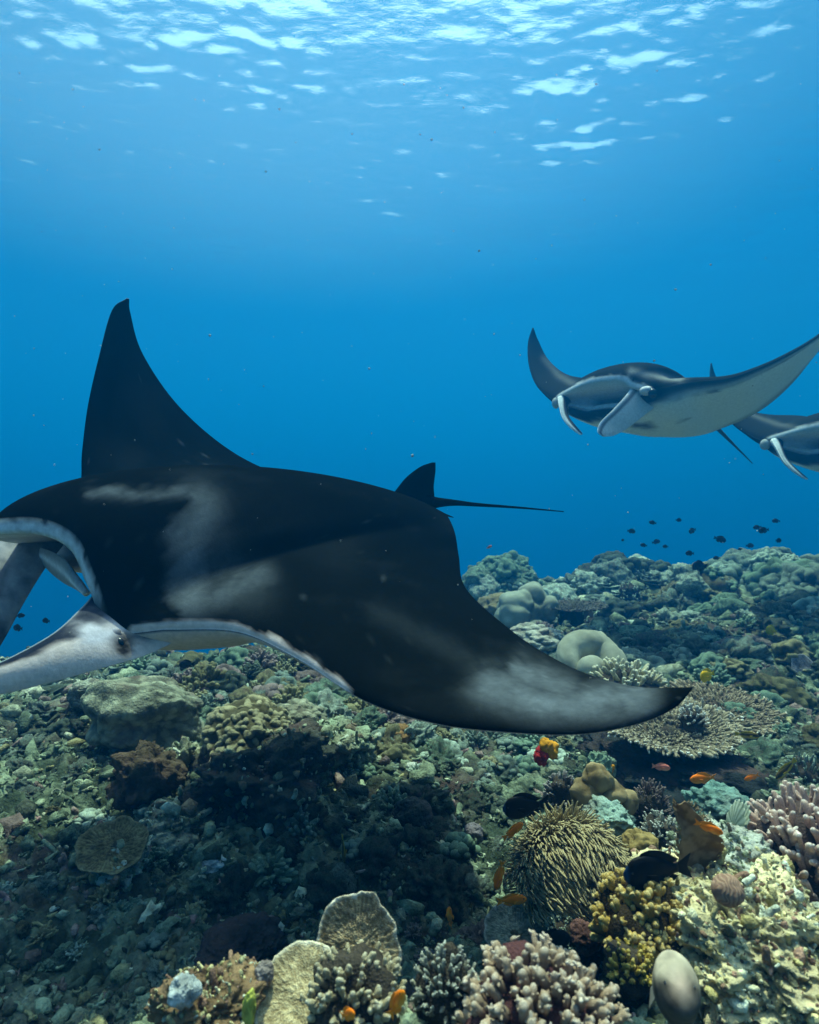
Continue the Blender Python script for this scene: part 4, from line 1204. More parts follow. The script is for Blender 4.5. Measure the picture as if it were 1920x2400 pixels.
# anemone-like mound with long tentacles
def tentacle_mound():
    C = Colony('tentacle_coral', 'wide tan tentacled coral mound with a dark centre gap', 'coral', 1345, 2085, 1.72)
    R, H = C.px(262) / 2, C.px(165)
    r = np.random.default_rng(4)
    C.core(5, 1.0, (R * .86, R * .8, H * .8), (.05, .04, .025), mat='crust', rough=.12)
    n = 2700
    D = fib_dirs(n, 11, -.02, .8)
    gap = np.array([.10, -.93, .12]); gap /= np.linalg.norm(gap)
    out = []
    for d in D:
        g = gap - d * (gap @ d)
        gl = np.linalg.norm(g); away = -g / max(gl, 1e-6)
        near = d @ gap
        if near > .955: continue
        root = d * np.array([R * .8, R * .75, H * .78])
        toward = -away
        fl = toward * (.75 if near > -.3 else .3) + d * .30 + np.array([0, -.06, -.10]) + r.normal(0, .13, 3)
        fl /= np.linalg.norm(fl)
        L = R * r.uniform(.30, .46)
        b = r.normal(0, .25, 3)
        up_ = d * .8 - toward * .1
        P = [root, root + (up_ * .8 + fl * .3) * L * .22, root + (up_ * .45 + fl * .75) * L * .55 + b * L * .06, root + (up_ * .28 + fl * 1.0) * L * .85 + b * L * .12, root + (up_ * .1 + fl * 1.1) * L * 1.05 + b * L * .2]
        V, F, t = tube(P, np.array([.019, .0185, .018, .016, .012]) * R, 4)
        k = r.uniform(.75, 1.25)
        out.append((V, F, tip_pig(t, np.array((.20, .155, .085)) * k, np.array((.44, .36, .20)) * k, np.array((.58, .53, .36)) * k)))
    V, F, P = merge(out)
    o = link('tentacles', mesh_from('tentacles', V, F, P, M['leather']), C.root); o['kind'] = 'stuff'
tentacle_mound()
# brown leather lump
def leather_lump():
    C = Colony('leather_coral', 'tan leather coral folded into lumps behind the tentacled mound', 'coral', 1405, 1900, 2.05)
    s = C.px(1)
    for (x, z, rx, rz, sd) in ((-5, 70, 34, 38, 1), (-30, 38, 36, 42, 2), (28, 42, 36, 30, 3), (60, 22, 30, 26, 4)):
        V, F, n = rock_shape(sd + 50, 4, (rx * s, 28 * s, rz * s), .2, .04)
        link('lobe', mesh_from('lobe', V + np.array([x * s, 0, z * s]), F, lerp3((.15, .10, .045), (.34, .25, .13), sstep(-.2, .2, n)), M['leather']), C.root)
leather_lump()
# upright sea fan
def sea_fan():
    C = Colony('sea_fan', 'ragged translucent brown sea fan standing behind an orange fish', 'sea fan', 1635, 2040, 1.46)
    s = C.px(1)
    nu, nv = 26, 40
    q = np.linspace(0, 1, nv)
    cx = np.interp(q, [0, .3, .6, 1], [-10, 8, 0, -38]); hw = np.interp(q, [0, .12, .4, .55, .8, 1], [34, 50, 52, 44, 30, 14])
    V = []
    for side_ in (0, 1):
        for k in range(nv):
            a = np.linspace(-1, 1, nu)
            rag = .10 * vnoise(np.stack([0 * a + q[k] * 30, np.sign(a) * 3, 0 * a], 1), 5)
            x = cx[k] + a * hw[k] * (1 + rag)
            z = q[k] * 160 + 6 * np.sin(a * 4) * q[k]
            y = 10 * np.sin(a * 2.2 + q[k] * 4) + 5 * np.sin(q[k] * 9) + (2.2 if side_ else -2.2) * (1 - .6 * a * a)
            V.append(np.stack([x, y, z], 1))
    V = np.array(V).reshape(-1, 3) * s
    i = np.arange(nu * nv).reshape(nv, nu); o = nu * nv
    A = np.stack([i[:-1, :-1], i[:-1, 1:], i[1:, 1:], i[1:, :-1]], -1).reshape(-1, 4)
    rim = np.concatenate([i[0], i[1:, -1], i[-1, ::-1][1:], i[::-1, 0][1:-1]])
    rn = np.roll(rim, -1)
    E = np.stack([rim, rim + o, rn + o, rn], 1)
    F = np.vstack([A, A[:, ::-1] + o, E])
    pg = lerp3((.16, .10, .05), (.30, .20, .11), sstep(-.5, .5, fbm(V * 60, 3, 2)))
    me = mesh_from('blade', V, F, pg, M['leather'])
    link('blade', me, C.root)
    V, F, n = rock_shape(71, 2, (16 * s, 12 * s, 14 * s), .2, .1)
    link('holdfast', mesh_from('holdfast', V, F, np.array((.2, .17, .12)), M['crust']), C.root)
    r = np.random.default_rng(3); out = []
    for k in range(150):
        q_ = r.uniform(.05, 1); sd = r.choice([-1, 1]); x = np.interp(q_, np.linspace(0, 1, nv), cx) + sd * np.interp(q_, np.linspace(0, 1, nv), hw) * .95
        P = np.array([[x, 0, q_ * 160], [x + sd * r.uniform(2, 6), r.normal(0, 2), q_ * 160 + r.uniform(1, 6)], [x + sd * r.uniform(4, 9), r.normal(0, 3), q_ * 160 + r.uniform(4, 11)]]) * s
        v, f, t = tube(P, np.array([1.3, 1.0, .6]) * s, 4); out.append((v, f, (.26, .18, .10)))
    V, F, P = merge(out)
    link('fringe', mesh_from('fringe', V, F, P, M['leather']), C.root)['kind'] = 'stuff'
sea_fan()
# ribbed clam behind the sea fan
def clam():
    C = Colony('ribbed_clam', 'pale green ribbed clam wedged left of the pink finger coral', 'clam', 1722, 1940, 1.66)
    s = C.px(1)
    for sg in (-1, 1):
        nu, nv = 40, 18
        a = np.linspace(0, math.pi, nu); b = np.linspace(0, 1, nv)
        A, B = np.meshgrid(a, b, indexing='ij')
        rib = 1 + .06 * np.sin(A * 16) * B
        X = np.sin(B * 1.5) * 22 * sg * (1 - .55 * B) * np.sin(A) + sg * 2
        V = np.stack([X, -np.cos(A) * 26 * B * rib, np.sin(A) * 62 * B * rib], -1).reshape(-1, 3)
        V2 = V * np.array([.8, .95, .95])
        i = np.arange(nu * nv).reshape(nu, nv); o = nu * nv
        Q = np.stack([i[:-1, :-1], i[1:, :-1], i[1:, 1:], i[:-1, 1:]], -1).reshape(-1, 4)
        rim = i[:, -1]; E = np.stack([rim[:-1], rim[1:], rim[1:] + o, rim[:-1] + o], 1)
        Vv = np.vstack([V, V2]) * s @ np.array(Euler((0, .45, .3)).to_matrix()).T
        pg = lerp3((.16, .20, .14), (.42, .46, .36), np.tile(.5 + .5 * np.sin(A * 16).ravel(), 2))
        link('shell', mesh_from('shell', Vv, np.vstack([Q, Q[:, ::-1] + o, E]), pg, M['leather']), C.root)
clam()
# plate corals at the bottom
def plate(label, u, v, Y, wpx, hpx, tilt, cols, seed):
    C = Colony('plate_coral', label, 'coral', u, v, Y)
    R, H = C.px(wpx) / 2, C.px(hpx)
    m = 140
    a = np.linspace(0, 2 * math.pi, m, endpoint=False)
    e = 1 + .10 * fbm(np.stack([np.cos(a), np.sin(a), 0 * a + seed], 1) * 1.8, 3, seed)
    qs = np.linspace(.03, 1, 26)
    up = [np.stack([np.cos(a) * q * e * R, np.sin(a) * q * e * H, 0 * a + .10 * R * q ** 3 + .02 * R * np.sin(4 * a + seed) * q], 1) for q in qs]
    dn = [np.stack([np.cos(a) * q * e * R, np.sin(a) * q * e * H, 0 * a + .10 * R * q ** 3 + .02 * R * np.sin(4 * a + seed) * q - .045 * R - .15 * R * (1 - q)], 1) for q in qs[::-1]]
    V = np.concatenate(up + dn); n = len(qs) * 2
    t_all = np.repeat(np.concatenate([qs, qs[::-1]]), m)
    ridge = fbm(np.stack([V[:, 0] * 40 / R * .2, V[:, 1] * 90 / R * .2, V[:, 2]], 1) * 1.6, 3, seed + 2)
    pol = np.tile(a, n)
    rad_ = np.sin(pol * 46 + 3 * vnoise(V * 9 / R * .3, seed)) * sstep(.15, .6, t_all) + .7 * np.sin(pol * 90 + 2) * sstep(.5, .8, t_all)
    V[:len(V) // 2, 2] += (.016 * R * ridge + .010 * R * rad_ + .02 * R * fbm(V * 2.2 / R, 2, seed + 5))[:len(V) // 2]
    i = np.arange(n * m).reshape(n, m); j = np.roll(i, -1, 1)
    F = np.stack([i[:-1], j[:-1], j[1:], i[1:]], -1).reshape(-1, 4)
    t = np.repeat(np.concatenate([qs, qs[::-1]]), m)
    pg = lerp3(cols[0], cols[1], sstep(-.5, .5, ridge + .4 * rad_)) * (1 + .35 * fbm(V * 3 / R, 3, seed + 6))[:, None]; w = (sstep(.9, .99, t + .05 * fbm(V * 8 / R, 2, seed + 8)) * (.55 + .45 * sstep(-.3, .3, fbm(V * 5 / R, 2, seed + 4))))[:, None]
    pg = pg * (1 - w) + np.array(cols[2]) * w
    Rm = np.array(rot_to(tilt))
    # keep the plate's long axis where it is: build an orthonormal frame from the tilt
    zax = np.array(tilt, float); zax /= np.linalg.norm(zax); xax = np.array([1, 0, 0]) - zax * zax[0]; xax /= np.linalg.norm(xax); yax = np.cross(zax, xax)
    V = V @ np.stack([xax, yax, zax])
    link('plate', mesh_from('plate', V, F, pg, M['coral_fine']), C.root)
    sv, sf, sn = rock_shape(seed + 9, 3, (R * .4, R * .35, R * .4), .3, .1)
    link('foot', mesh_from('foot', sv + np.array([0, .02, -R * .35]), sf, np.array((.08, .07, .05)), M['crust']), C.root)
PC = ((.26, .17, .08), (.50, .36, .20), (.72, .64, .50))
plate('upright brown plate coral with pale rim at the bottom, centre', 838, 2225, 1.16, 186, 125, (0, -.92, .45), PC, 91)
plate('flat brown plate coral with scalloped pale rim, lower left of the upright one', 705, 2345, 1.08, 200, 120, (-.12, -.55, .8), ((.28, .21, .11), (.50, .40, .23), (.70, .62, .46)), 92)
plate('grey green plate coral above the purple fingers', 1205, 2195, 1.6, 150, 75, (.1, -.5, .9), ((.12, .14, .11), (.24, .26, .21), (.42, .42, .38)), 93)
plate('pale round plate coral on the far reef at the left', 130, 1645, 3.9, 120, 80, (0, -.3, 1), ((.25, .26, .20), (.40, .41, .33), (.5, .5, .42)), 94)
plate('rosy plate coral standing at the right edge beyond the yellow fish', 1890, 1580, 3.9, 62, 46, (-.2, -.9, .5), ((.18, .16, .16), (.30, .27, .27), (.42, .40, .40)), 95)
plate('tan flat plate rock on the rubble at lower left', 262, 1985, 1.95, 150, 70, (.1, -.45, .9), ((.13, .10, .05), (.27, .22, .11), (.30, .25, .14)), 96)
# boulders at the left
boulder('boulder_coral', 'big pale topped boulder coral on the left slope, dark underneath', 'coral', 345, 1750, 240, 150, (.27, .28, .20), 101, 'knob', mat='crust', col2=(.13, .135, .10), depth=.035, nk=420, lump=.35, dep=.8)
boulder('brain_coral', 'tan knobby dome coral on top of the dark rock below the wing', 'coral', 592, 1800, 205, 150, (.34, .31, .19), 102, 'knob', mat='coral', nk=520, depth=.075, kr=1.0, col2=(.09, .08, .045), Y=2.75)
boulder('reef_rock', 'large dark overgrown rock carrying the knobby dome coral', 'rock', 600, 1900, 300, 160, (.055, .06, .05), 103, 'rock', mat='crust', rough=.4, fine=.16, Y=2.55, lumps=300)
boulder('reef_rock', 'brown hollowed rock ringed with coral, left of the dark rock', 'rock', 338, 1890, 130, 120, (.10, .075, .05), 104, 'rock', mat='crust', rough=.4, fine=.18)
boulder('crusted_rock', 'pale green crusted lump right of the brown hollowed rock', 'rock', 425, 1860, 110, 95, (.28, .29, .20), 105, 'rock', lumps=240, rough=.45, fine=.25)
boulder('crusted_rock', 'pale crusted rock on the rubble below the brown hollowed rock', 'rock', 405, 1985, 140, 70, (.27, .29, .22), 106, 'rock', lumps=240, rough=.4, fine=.22)
boulder('crusted_rock', 'whitish lump on the rubble below the tan plate rock', 'rock', 280, 2075, 100, 60, (.44, .46, .38), 107, 'rock', lumps=240, rough=.4, fine=.2)
boulder('boulder_coral', 'small pale dome coral on the far left reef', 'coral', 205, 1665, 82, 62, (.34, .36, .28), 108, 'maze', depth=.04, freq=12)
boulder('crusted_rock', 'pale green mossy lump in front of the knobby dome, right side', 'rock', 800, 1790, 130, 75, (.26, .32, .21), 109, 'rock', lumps=240, rough=.45, fine=.2)
boulder('sponge', 'rust brown round sponge below the middle of the wing edge', 'sponge', 945, 1750, 56, 42, (.30, .17, .07), 110, 'rock', mat='leather', rough=.2)
boulder('crusted_rock', 'pale nubbly coral rock left of the rust brown sponge', 'rock', 700, 1730, 120, 70, (.28, .28, .20), 111, 'knob', nk=100, depth=.2)
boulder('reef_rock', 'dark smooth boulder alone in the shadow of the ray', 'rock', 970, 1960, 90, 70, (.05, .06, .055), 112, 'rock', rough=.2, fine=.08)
boulder('crusted_rock', 'small lilac grey dome in the shadow, left of the orange fish', 'rock', 1110, 1985, 44, 38, (.24, .22, .24), 113, 'rock', rough=.15, fine=.05)
boulder('reef_rock', 'small pale blue stone lying in the shade at the left of centre', 'rock', 498, 2050, 54, 26, (.46, .52, .52), 114, 'rock', rough=.2, fine=.08)
boulder('reef_rock', 'low dark purple rock behind the plate corals', 'rock', 560, 2270, 170, 70, (.045, .038, .04), 115, 'rock', rough=.3)
boulder('crusted_rock', 'rust brown crusted rock at the bottom left', 'rock', 500, 2400, 190, 110, (.22, .14, .075), 116, 'rock', rough=.45, fine=.22, lumps=600, warm=1, Y=1.1)
boulder('reef_rock', 'pale blue grey stone on the rust brown rock at the bottom', 'rock', 432, 2350, 62, 62, (.45, .48, .47), 117, 'rock', rough=.25, fine=.08, Y=1.04)
boulder('sponge', 'lime yellow finger sponge at the bottom edge', 'sponge', 585, 2400, 30, 70, (.50, .50, .10), 118, 'rock', mat='leather', rough=.3, Y=1.02)
boulder('reef_rock', 'small pinkish round stone left of the flat plate coral', 'rock', 620, 2300, 40, 40, (.40, .33, .30), 119, 'rock', rough=.15, Y=1.1)
boulder('crusted_rock', 'large yellowish crusted rock filling the lower right corner', 'rock', 1790, 2330, 430, 230, (.66, .56, .32), 120, 'rock', mat='crust', rough=.35, fine=.22, Y=1.36, lumps=4200, warm=1)
boulder('brain_coral', 'rust pink striped coral ball on the crusted rock', 'coral', 1705, 2112, 70, 60, (.40, .25, .17), 121, 'maze', mat='leather', col2=(.25, .14, .10), depth=.014, freq=24, warp=.12, lump=.06, Y=1.27)
boulder('sponge', 'brown round sponge with a pink mouth on the crusted rock', 'sponge', 1778, 2215, 70, 56, (.22, .13, .10), 122, 'rock', mat='leather', rough=.25, Y=1.30)
boulder('crusted_rock', 'white crusted rock under the sea fan', 'rock', 1700, 2060, 170, 90, (.46, .48, .40), 123, 'rock', rough=.4, fine=.25, Y=1.58, lumps=400)
boulder('crusted_rock', 'blue green mossy rock behind the sea fan', 'rock', 1690, 1925, 120, 70, (.16, .28, .24), 124, 'rock', rough=.35, fine=.2, Y=1.9)
boulder('crusted_rock', 'mint green mossy rock at the back of the tentacled mound', 'rock', 1425, 1930, 95, 45, (.26, .36, .30), 125, 'rock', rough=.35, fine=.2, Y=1.95)
boulder('sponge', 'ochre sponge between the tentacled mound and the thorny coral', 'sponge', 1500, 2010, 70, 66, (.34, .24, .09), 126, 'rock', mat='leather', rough=.3, Y=1.8)
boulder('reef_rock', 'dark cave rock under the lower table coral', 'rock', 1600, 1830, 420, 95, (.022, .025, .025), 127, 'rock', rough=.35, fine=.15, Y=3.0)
boulder('knobby_coral', 'small grey nubbly coral left of the golden finger coral', 'coral', 1395, 2090, 80, 56, (.20, .19, .16), 128, 'knob', nk=130, depth=.1, Y=1.62)
boulder('sponge', 'dark maroon lump left of the golden finger coral', 'sponge', 1370, 2215, 60, 46, (.14, .07, .06), 129, 'rock', mat='crust', Y=1.5)
# orange and red sponges in the shade
def sponge(label, u, v, Y, px, col, seed, n=7):
    C = Colony('sponge', label, 'sponge', u, v, Y)
    r = np.random.default_rng(seed); s = C.px(px)
    for k in range(n):
        V, F, nn = rock_shape(seed + k, 3, (s * .3, s * .3, s * .34), .3, .12)
        link('lobe', mesh_from('lobe', V + np.array([r.uniform(-.4, .4) * s, r.uniform(-.2, .2) * s, r.uniform(.05, .75) * s]), F, np.array(col) * r.uniform(.8, 1.15), M['leather']), C.root)
sponge('bright orange lobed sponge under the wing near its tip', 1285, 1768, 2.6, 38, (.60, .26, .02), 201, 9)
sponge('dark red sponge directly under the orange lobed sponge', 1272, 1790, 2.58, 34, (.30, .02, .02), 211)
sponge('small orange sponge on the green lump beneath the table coral', 1432, 1815, 2.3, 26, (.70, .28, .02), 221, 4)
boulder('crusted_rock', 'small green lump beside the small orange sponge', 'rock', 1410, 1825, 46, 52, (.18, .26, .18), 231, 'rock', rough=.4, fine=.2, Y=2.32)

# ------------------------------------------------------------------ fish
def fish_meshes(kind):
    """a fish of length 1 along +x (head) with z up: dict of part meshes"""
    P = dict(
        anthias=dict(h=.175, w=.085, peak=.62, body=(.95, .25, .01), back=(.92, .20, .01), belly=(.95, .36, .05), fin=(.95, .28, .02), tailh=.15, fork=.5, dors=.07),
        pink=dict(h=.20, w=.09, peak=.62, body=(.80, .28, .18), back=(.75, .22, .15), belly=(.85, .45, .34), fin=(.8, .3, .2), tailh=.15, fork=.4, dors=.07),
        damsel=dict(h=.27, w=.10, peak=.6, body=(.015, .018, .02), back=(.012, .014, .016), belly=(.03, .035, .035), fin=(.012, .014, .016), tailh=.17, fork=.35, dors=.10),
        yellow=dict(h=.34, w=.12, peak=.6, body=(.85, .50, .01), back=(.85, .48, .01), belly=(.88, .58, .03), fin=(.80, .48, .02), tailh=.14, fork=.2, dors=.10),
        wrasse=dict(h=.15, w=.07, peak=.65, body=(.45, .28, .03), back=(.12, .08, .02), belly=(.60, .45, .12), fin=(.50, .34, .04), tailh=.11, fork=.1, dors=.05),
        surgeon=dict(h=.26, w=.09, peak=.6, body=(.006, .007, .009), back=(.006, .006, .008), belly=(.008, .009, .012), fin=(.006, .007, .009), tailh=.19, fork=.45, dors=.07),
    )[kind]
    n, m = 22, 16
    x = np.linspace(0, 1, n)                                   # 0 tail root, 1 snout
    prof = np.interp(x, [0, .12, .35, P['peak'], .82, .93, .985, 1], [.24, .30, .78, 1.0, .86, .58, .26, .05])
    prof = np.convolve(np.pad(prof, 2, 'edge'), [.1, .2, .4, .2, .1], 'valid')
    a = np.linspace(0, 2 * math.pi, m, endpoint=False)
    X = -.32 + x * .82
    V = np.stack([np.repeat(X, m), np.outer(prof * P['w'], np.sin(a)).ravel(), np.outer(prof * P['h'], np.cos(a)).ravel()], 1)
    i = np.arange(n * m).reshape(n, m); j = np.roll(i, -1, 1)
    F = [np.stack([i[:-1], i[1:], j[1:], j[:-1]], -1).reshape(-1, 4)]
    F.append(np.array([i[0][::1], i[-1][::-1]]))
    z = V[:, 2] / P['h']
    pg = np.where((z > .25)[:, None], P['back'], np.where((z < -.35)[:, None], P['belly'], P['body']))
    if kind == 'wrasse':
        pg = np.where((np.abs(z - .15) < .22)[:, None], (.05, .04, .02), pg)
    if kind == 'surgeon':
        pg = np.where((V[:, 0] > .46)[:, None], (.02, .05, .12), pg)
    out = {'body': mesh_from('body', V, F, pg, M['fish'])}
    def fin(name, Ls, Ts, th=.012, col=None):
        rows = [list(l) + list(t) + [th * (1 - .75 * k / (len(Ls) - 1)), th * (1 - .75 * k / (len(Ls) - 1)), 0] for k, (l, t) in enumerate(zip(Ls, Ts))]
        V, F, _ = loft(rows, 3, 7, None, None)
        out[name] = mesh_from(name, V, F, np.array(col or P['fin']), M['fish'])
    th, fk = P['tailh'], P['fork']
    r0 = P['h'] * .22
    a_ = np.linspace(-1, 1, 7)
    fin('tail_fin', [(-.30 , 0, q * r0) for q in a_], [(-.40 - .12 * (1 - fk) - .12 * fk * abs(q) * 1.3, 0, q * th) for q in a_], .008)
    s_ = np.linspace(0, 1, 6)
    top = lambda q: np.interp(q, X, prof * P['h'])
    fin('dorsal_fin', [(.26 - .5 * q, 0, top(.26 - .5 * q) * .93) for q in s_], [(.22 - .56 * q, 0, top(.26 - .5 * q) + P['dors'] * math.sin(math.pi * (.18 + .62 * q))) for q in s_], .008)
    fin('anal_fin', [(.02 - .26 * q, 0, -top(.02 - .26 * q) * .93) for q in s_], [(-.03 - .30 * q, 0, -top(.02 - .26 * q) - P['dors'] * 1.0 * math.sin(math.pi * (.2 + .6 * q))) for q in s_], .008)
    for sg in (-1, 1):
        fin('pectoral_fin%d' % sg, [(.20, sg * P['w'] * .95, .02 - .03 * q) for q in s_], [(.06 - .02 * q, sg * (P['w'] * 1.1 + .05), .03 - .12 * q) for q in s_], .006)
        v, f = ellipsoid((.39, sg * P['w'] * .60, P['h'] * .22), (.022, .012, .022), None, 8)
        out['eye%d' % sg] = mesh_from('eye', v, f, np.array((.01, .01, .01)), M['eye'])
    return out
FISH = {}
def put_fish(kind, name, label, u, v, Y, px, head=(1, 0, 0), roll=0.0, group=None, cat='fish'):
    """px: length on the photo if seen from the side"""
    root = thing(name, label, cat, at(u, v, Y), (0, 0, 0), group)
    d = Vector(head).normalized()
    up = Vector((0, 0, 1))
    yv = up.cross(d)
    if yv.length < .2: yv = Vector((0, 1, 0))
    yv.normalize(); zv = d.cross(yv)
    Rm = Matrix((d, yv, zv)).transposed()
    root.rotation_euler = (Rm @ Matrix.Rotation(roll, 3, 'X')).to_euler()
    root.scale = (px_size(px, Y),) * 3
    if kind not in FISH: FISH[kind] = fish_meshes(kind)
    for k, me in FISH[kind].items():
        link(k.rstrip('-1'), me, root)
    return root
G = 'small orange fish hovering over the corals'
put_fish('anthias', 'orange_fish', 'orange fish swimming left in the dark gap under the table coral', 1647, 1825, 2.1, 66, (-1, -.2, .03), group=G)
put_fish('anthias', 'orange_fish', 'tiny orange fish between the table coral and the slim yellow fish', 1762, 1822, 2.4, 34, (-.8, .3, -.5), group=G)
put_fish('anthias', 'orange_fish', 'round orange fish in front of the brown sea fan', 1662, 1940, 1.38, 60, (.85, -.5, -.18), group=G)
put_fish('anthias', 'orange_fish', 'orange fish at the left edge of the tentacled mound', 1203, 1948, 1.62, 62, (.8, .4, .35), group=G)
put_fish('anthias', 'orange_fish', 'orange fish diving steeply below the tentacled mound', 1171, 2052, 1.5, 66, (-.25, -.1, -1), group=G)
put_fish('anthias', 'orange_fish', 'orange fish swimming right, below the diving one', 1200, 2110, 1.45, 70, (1, -.15, .2), group=G)
put_fish('anthias', 'orange_fish', 'slender orange fish hanging upright in the shadow', 1055, 2150, 1.45, 70, (-.18, -.5, 1), group=G)
put_fish('anthias', 'orange_fish', 'orange fish beside the cream fingers at the bottom edge', 930, 2352, 0.94, 84, (.45, -.25, 1), group=G)
put_fish('anthias', 'orange_fish', 'dark orange fish half hidden under the cream finger coral', 815, 2378, 0.93, 70, (.6, -.7, .7), group=G)
put_fish('anthias', 'orange_fish', 'orange fish cut by the right edge above the crusted rock', 1908, 2192, 1.25, 86, (1, -.1, .35), group=G)
put_fish('pink', 'pink_fish', 'small pink fish in the dark gap under the table coral', 1550, 1798, 2.3, 40, (1, -.2, -.05))
put_fish('yellow', 'yellow_fish', 'round bright yellow fish above the table coral', 1658, 1583, 3.1, 44, (-.9, -.35, -.2))
put_fish('wrasse', 'slim_fish', 'slim yellow brown fish in front of the right rim of the table coral', 1752, 1723, 2.6, 52, (1, -.2, -.05))
put_fish('wrasse', 'slim_fish', 'slim yellow brown fish tilted nose down left of the grey thorny coral', 1842, 1803, 2.3, 66, (-.75, -.1, -.65))
put_fish('yellow', 'yellow_fish', 'yellow and white fish nosing the far reef at the right', 1808, 1478, 5.0, 34, (-.9, -.3, .25))
put_fish('surgeon', 'black_fish', 'large black fish with a blue snout over the golden finger coral', 1540, 2041, 1.38, 164, (-1, -.12, -.08))
put_fish('yellow', 'yellow_fish', 'small pale yellow fish at the right side of the golden finger coral', 1632, 2135, 1.33, 44, (-.3, -.5, .8))
put_fish('surgeon', 'black_fish', 'black fish half in shadow left of the tentacled mound', 1232, 1890, 1.9, 110, (-1, -.1, -.1))
put_fish('damsel', 'dark_fish', 'dark brown fish with raised nose over the purple finger coral', 1300, 2205, 1.36, 78, (.85, -.2, .5))
put_fish('damsel', 'dark_fish', 'small dark green fish beside the nubbly grey coral', 1386, 2074, 1.5, 34, (.2, -.6, .9))
put_fish('wrasse', 'slim_fish', 'olive slim fish hanging nose down in the shadow of the ray', 805, 1990, 1.9, 62, (.1, -.2, -1))
school = 'dark fish schooling over the far reef'
lab = 'small dark fish in the school above the far reef'
spots = [(1480, 1245, 20), (1530, 1225, 17), (1591, 1219, 16), (1623, 1244, 24), (1688, 1264, 28), (1790, 1243, 26), (1775, 1236, 18), (1825, 1267, 20), (1758, 1279, 20), (1538, 1270, 20), (1560, 1281, 15), (1509, 1278, 16), (1617, 1297, 22), (1735, 1287, 10), (1819, 1221, 18), (1680, 1308, 16), (1460, 1266, 11)]
rr = np.random.default_rng(8)
ORD = 'first second third fourth fifth sixth seventh eighth ninth tenth eleventh twelfth thirteenth fourteenth fifteenth sixteenth seventeenth'.split()
for k, (u, v, px) in enumerate(sorted(spots)):
    lab = 'small dark fish, %s from the left in the school above the far reef' % ORD[k]
    put_fish('damsel', 'dark_fish', lab, u, v, 7.8 + rr.uniform(-.8, .8), px * .95, (rr.choice([-1, 1]), rr.normal(0, .5), rr.normal(0, .15)), group=school)
put_fish('damsel', 'dark_fish', 'darkest and largest of the fish, low on the far reef skyline', 1640, 1326, 6.6, 38, (-1, -.2, .1))
for (u, v, px, wh_) in ((48, 1443, 16, 'upper left'), (108, 1455, 19, 'right hand'), (42, 1472, 24, 'lowest')):
    put_fish('damsel', 'dark_fish', '%s of the three dark fish seen through the gap under the mouth' % wh_, u, v, 4.2, px * 1.15, (rr.choice([-1, 1]), .3, .05), group='dark fish in the gap by the mouth')
put_fish('damsel', 'dark_fish', 'dark fish over the far reef below the belly of the big ray', 438, 1557, 3.9, 34, (-1, -.2, 0))
put_fish('pink', 'white_fish', 'tiny whitish fish in open water right of the tail', 1147, 1282, 4.5, 14, (.8, 0, .4))

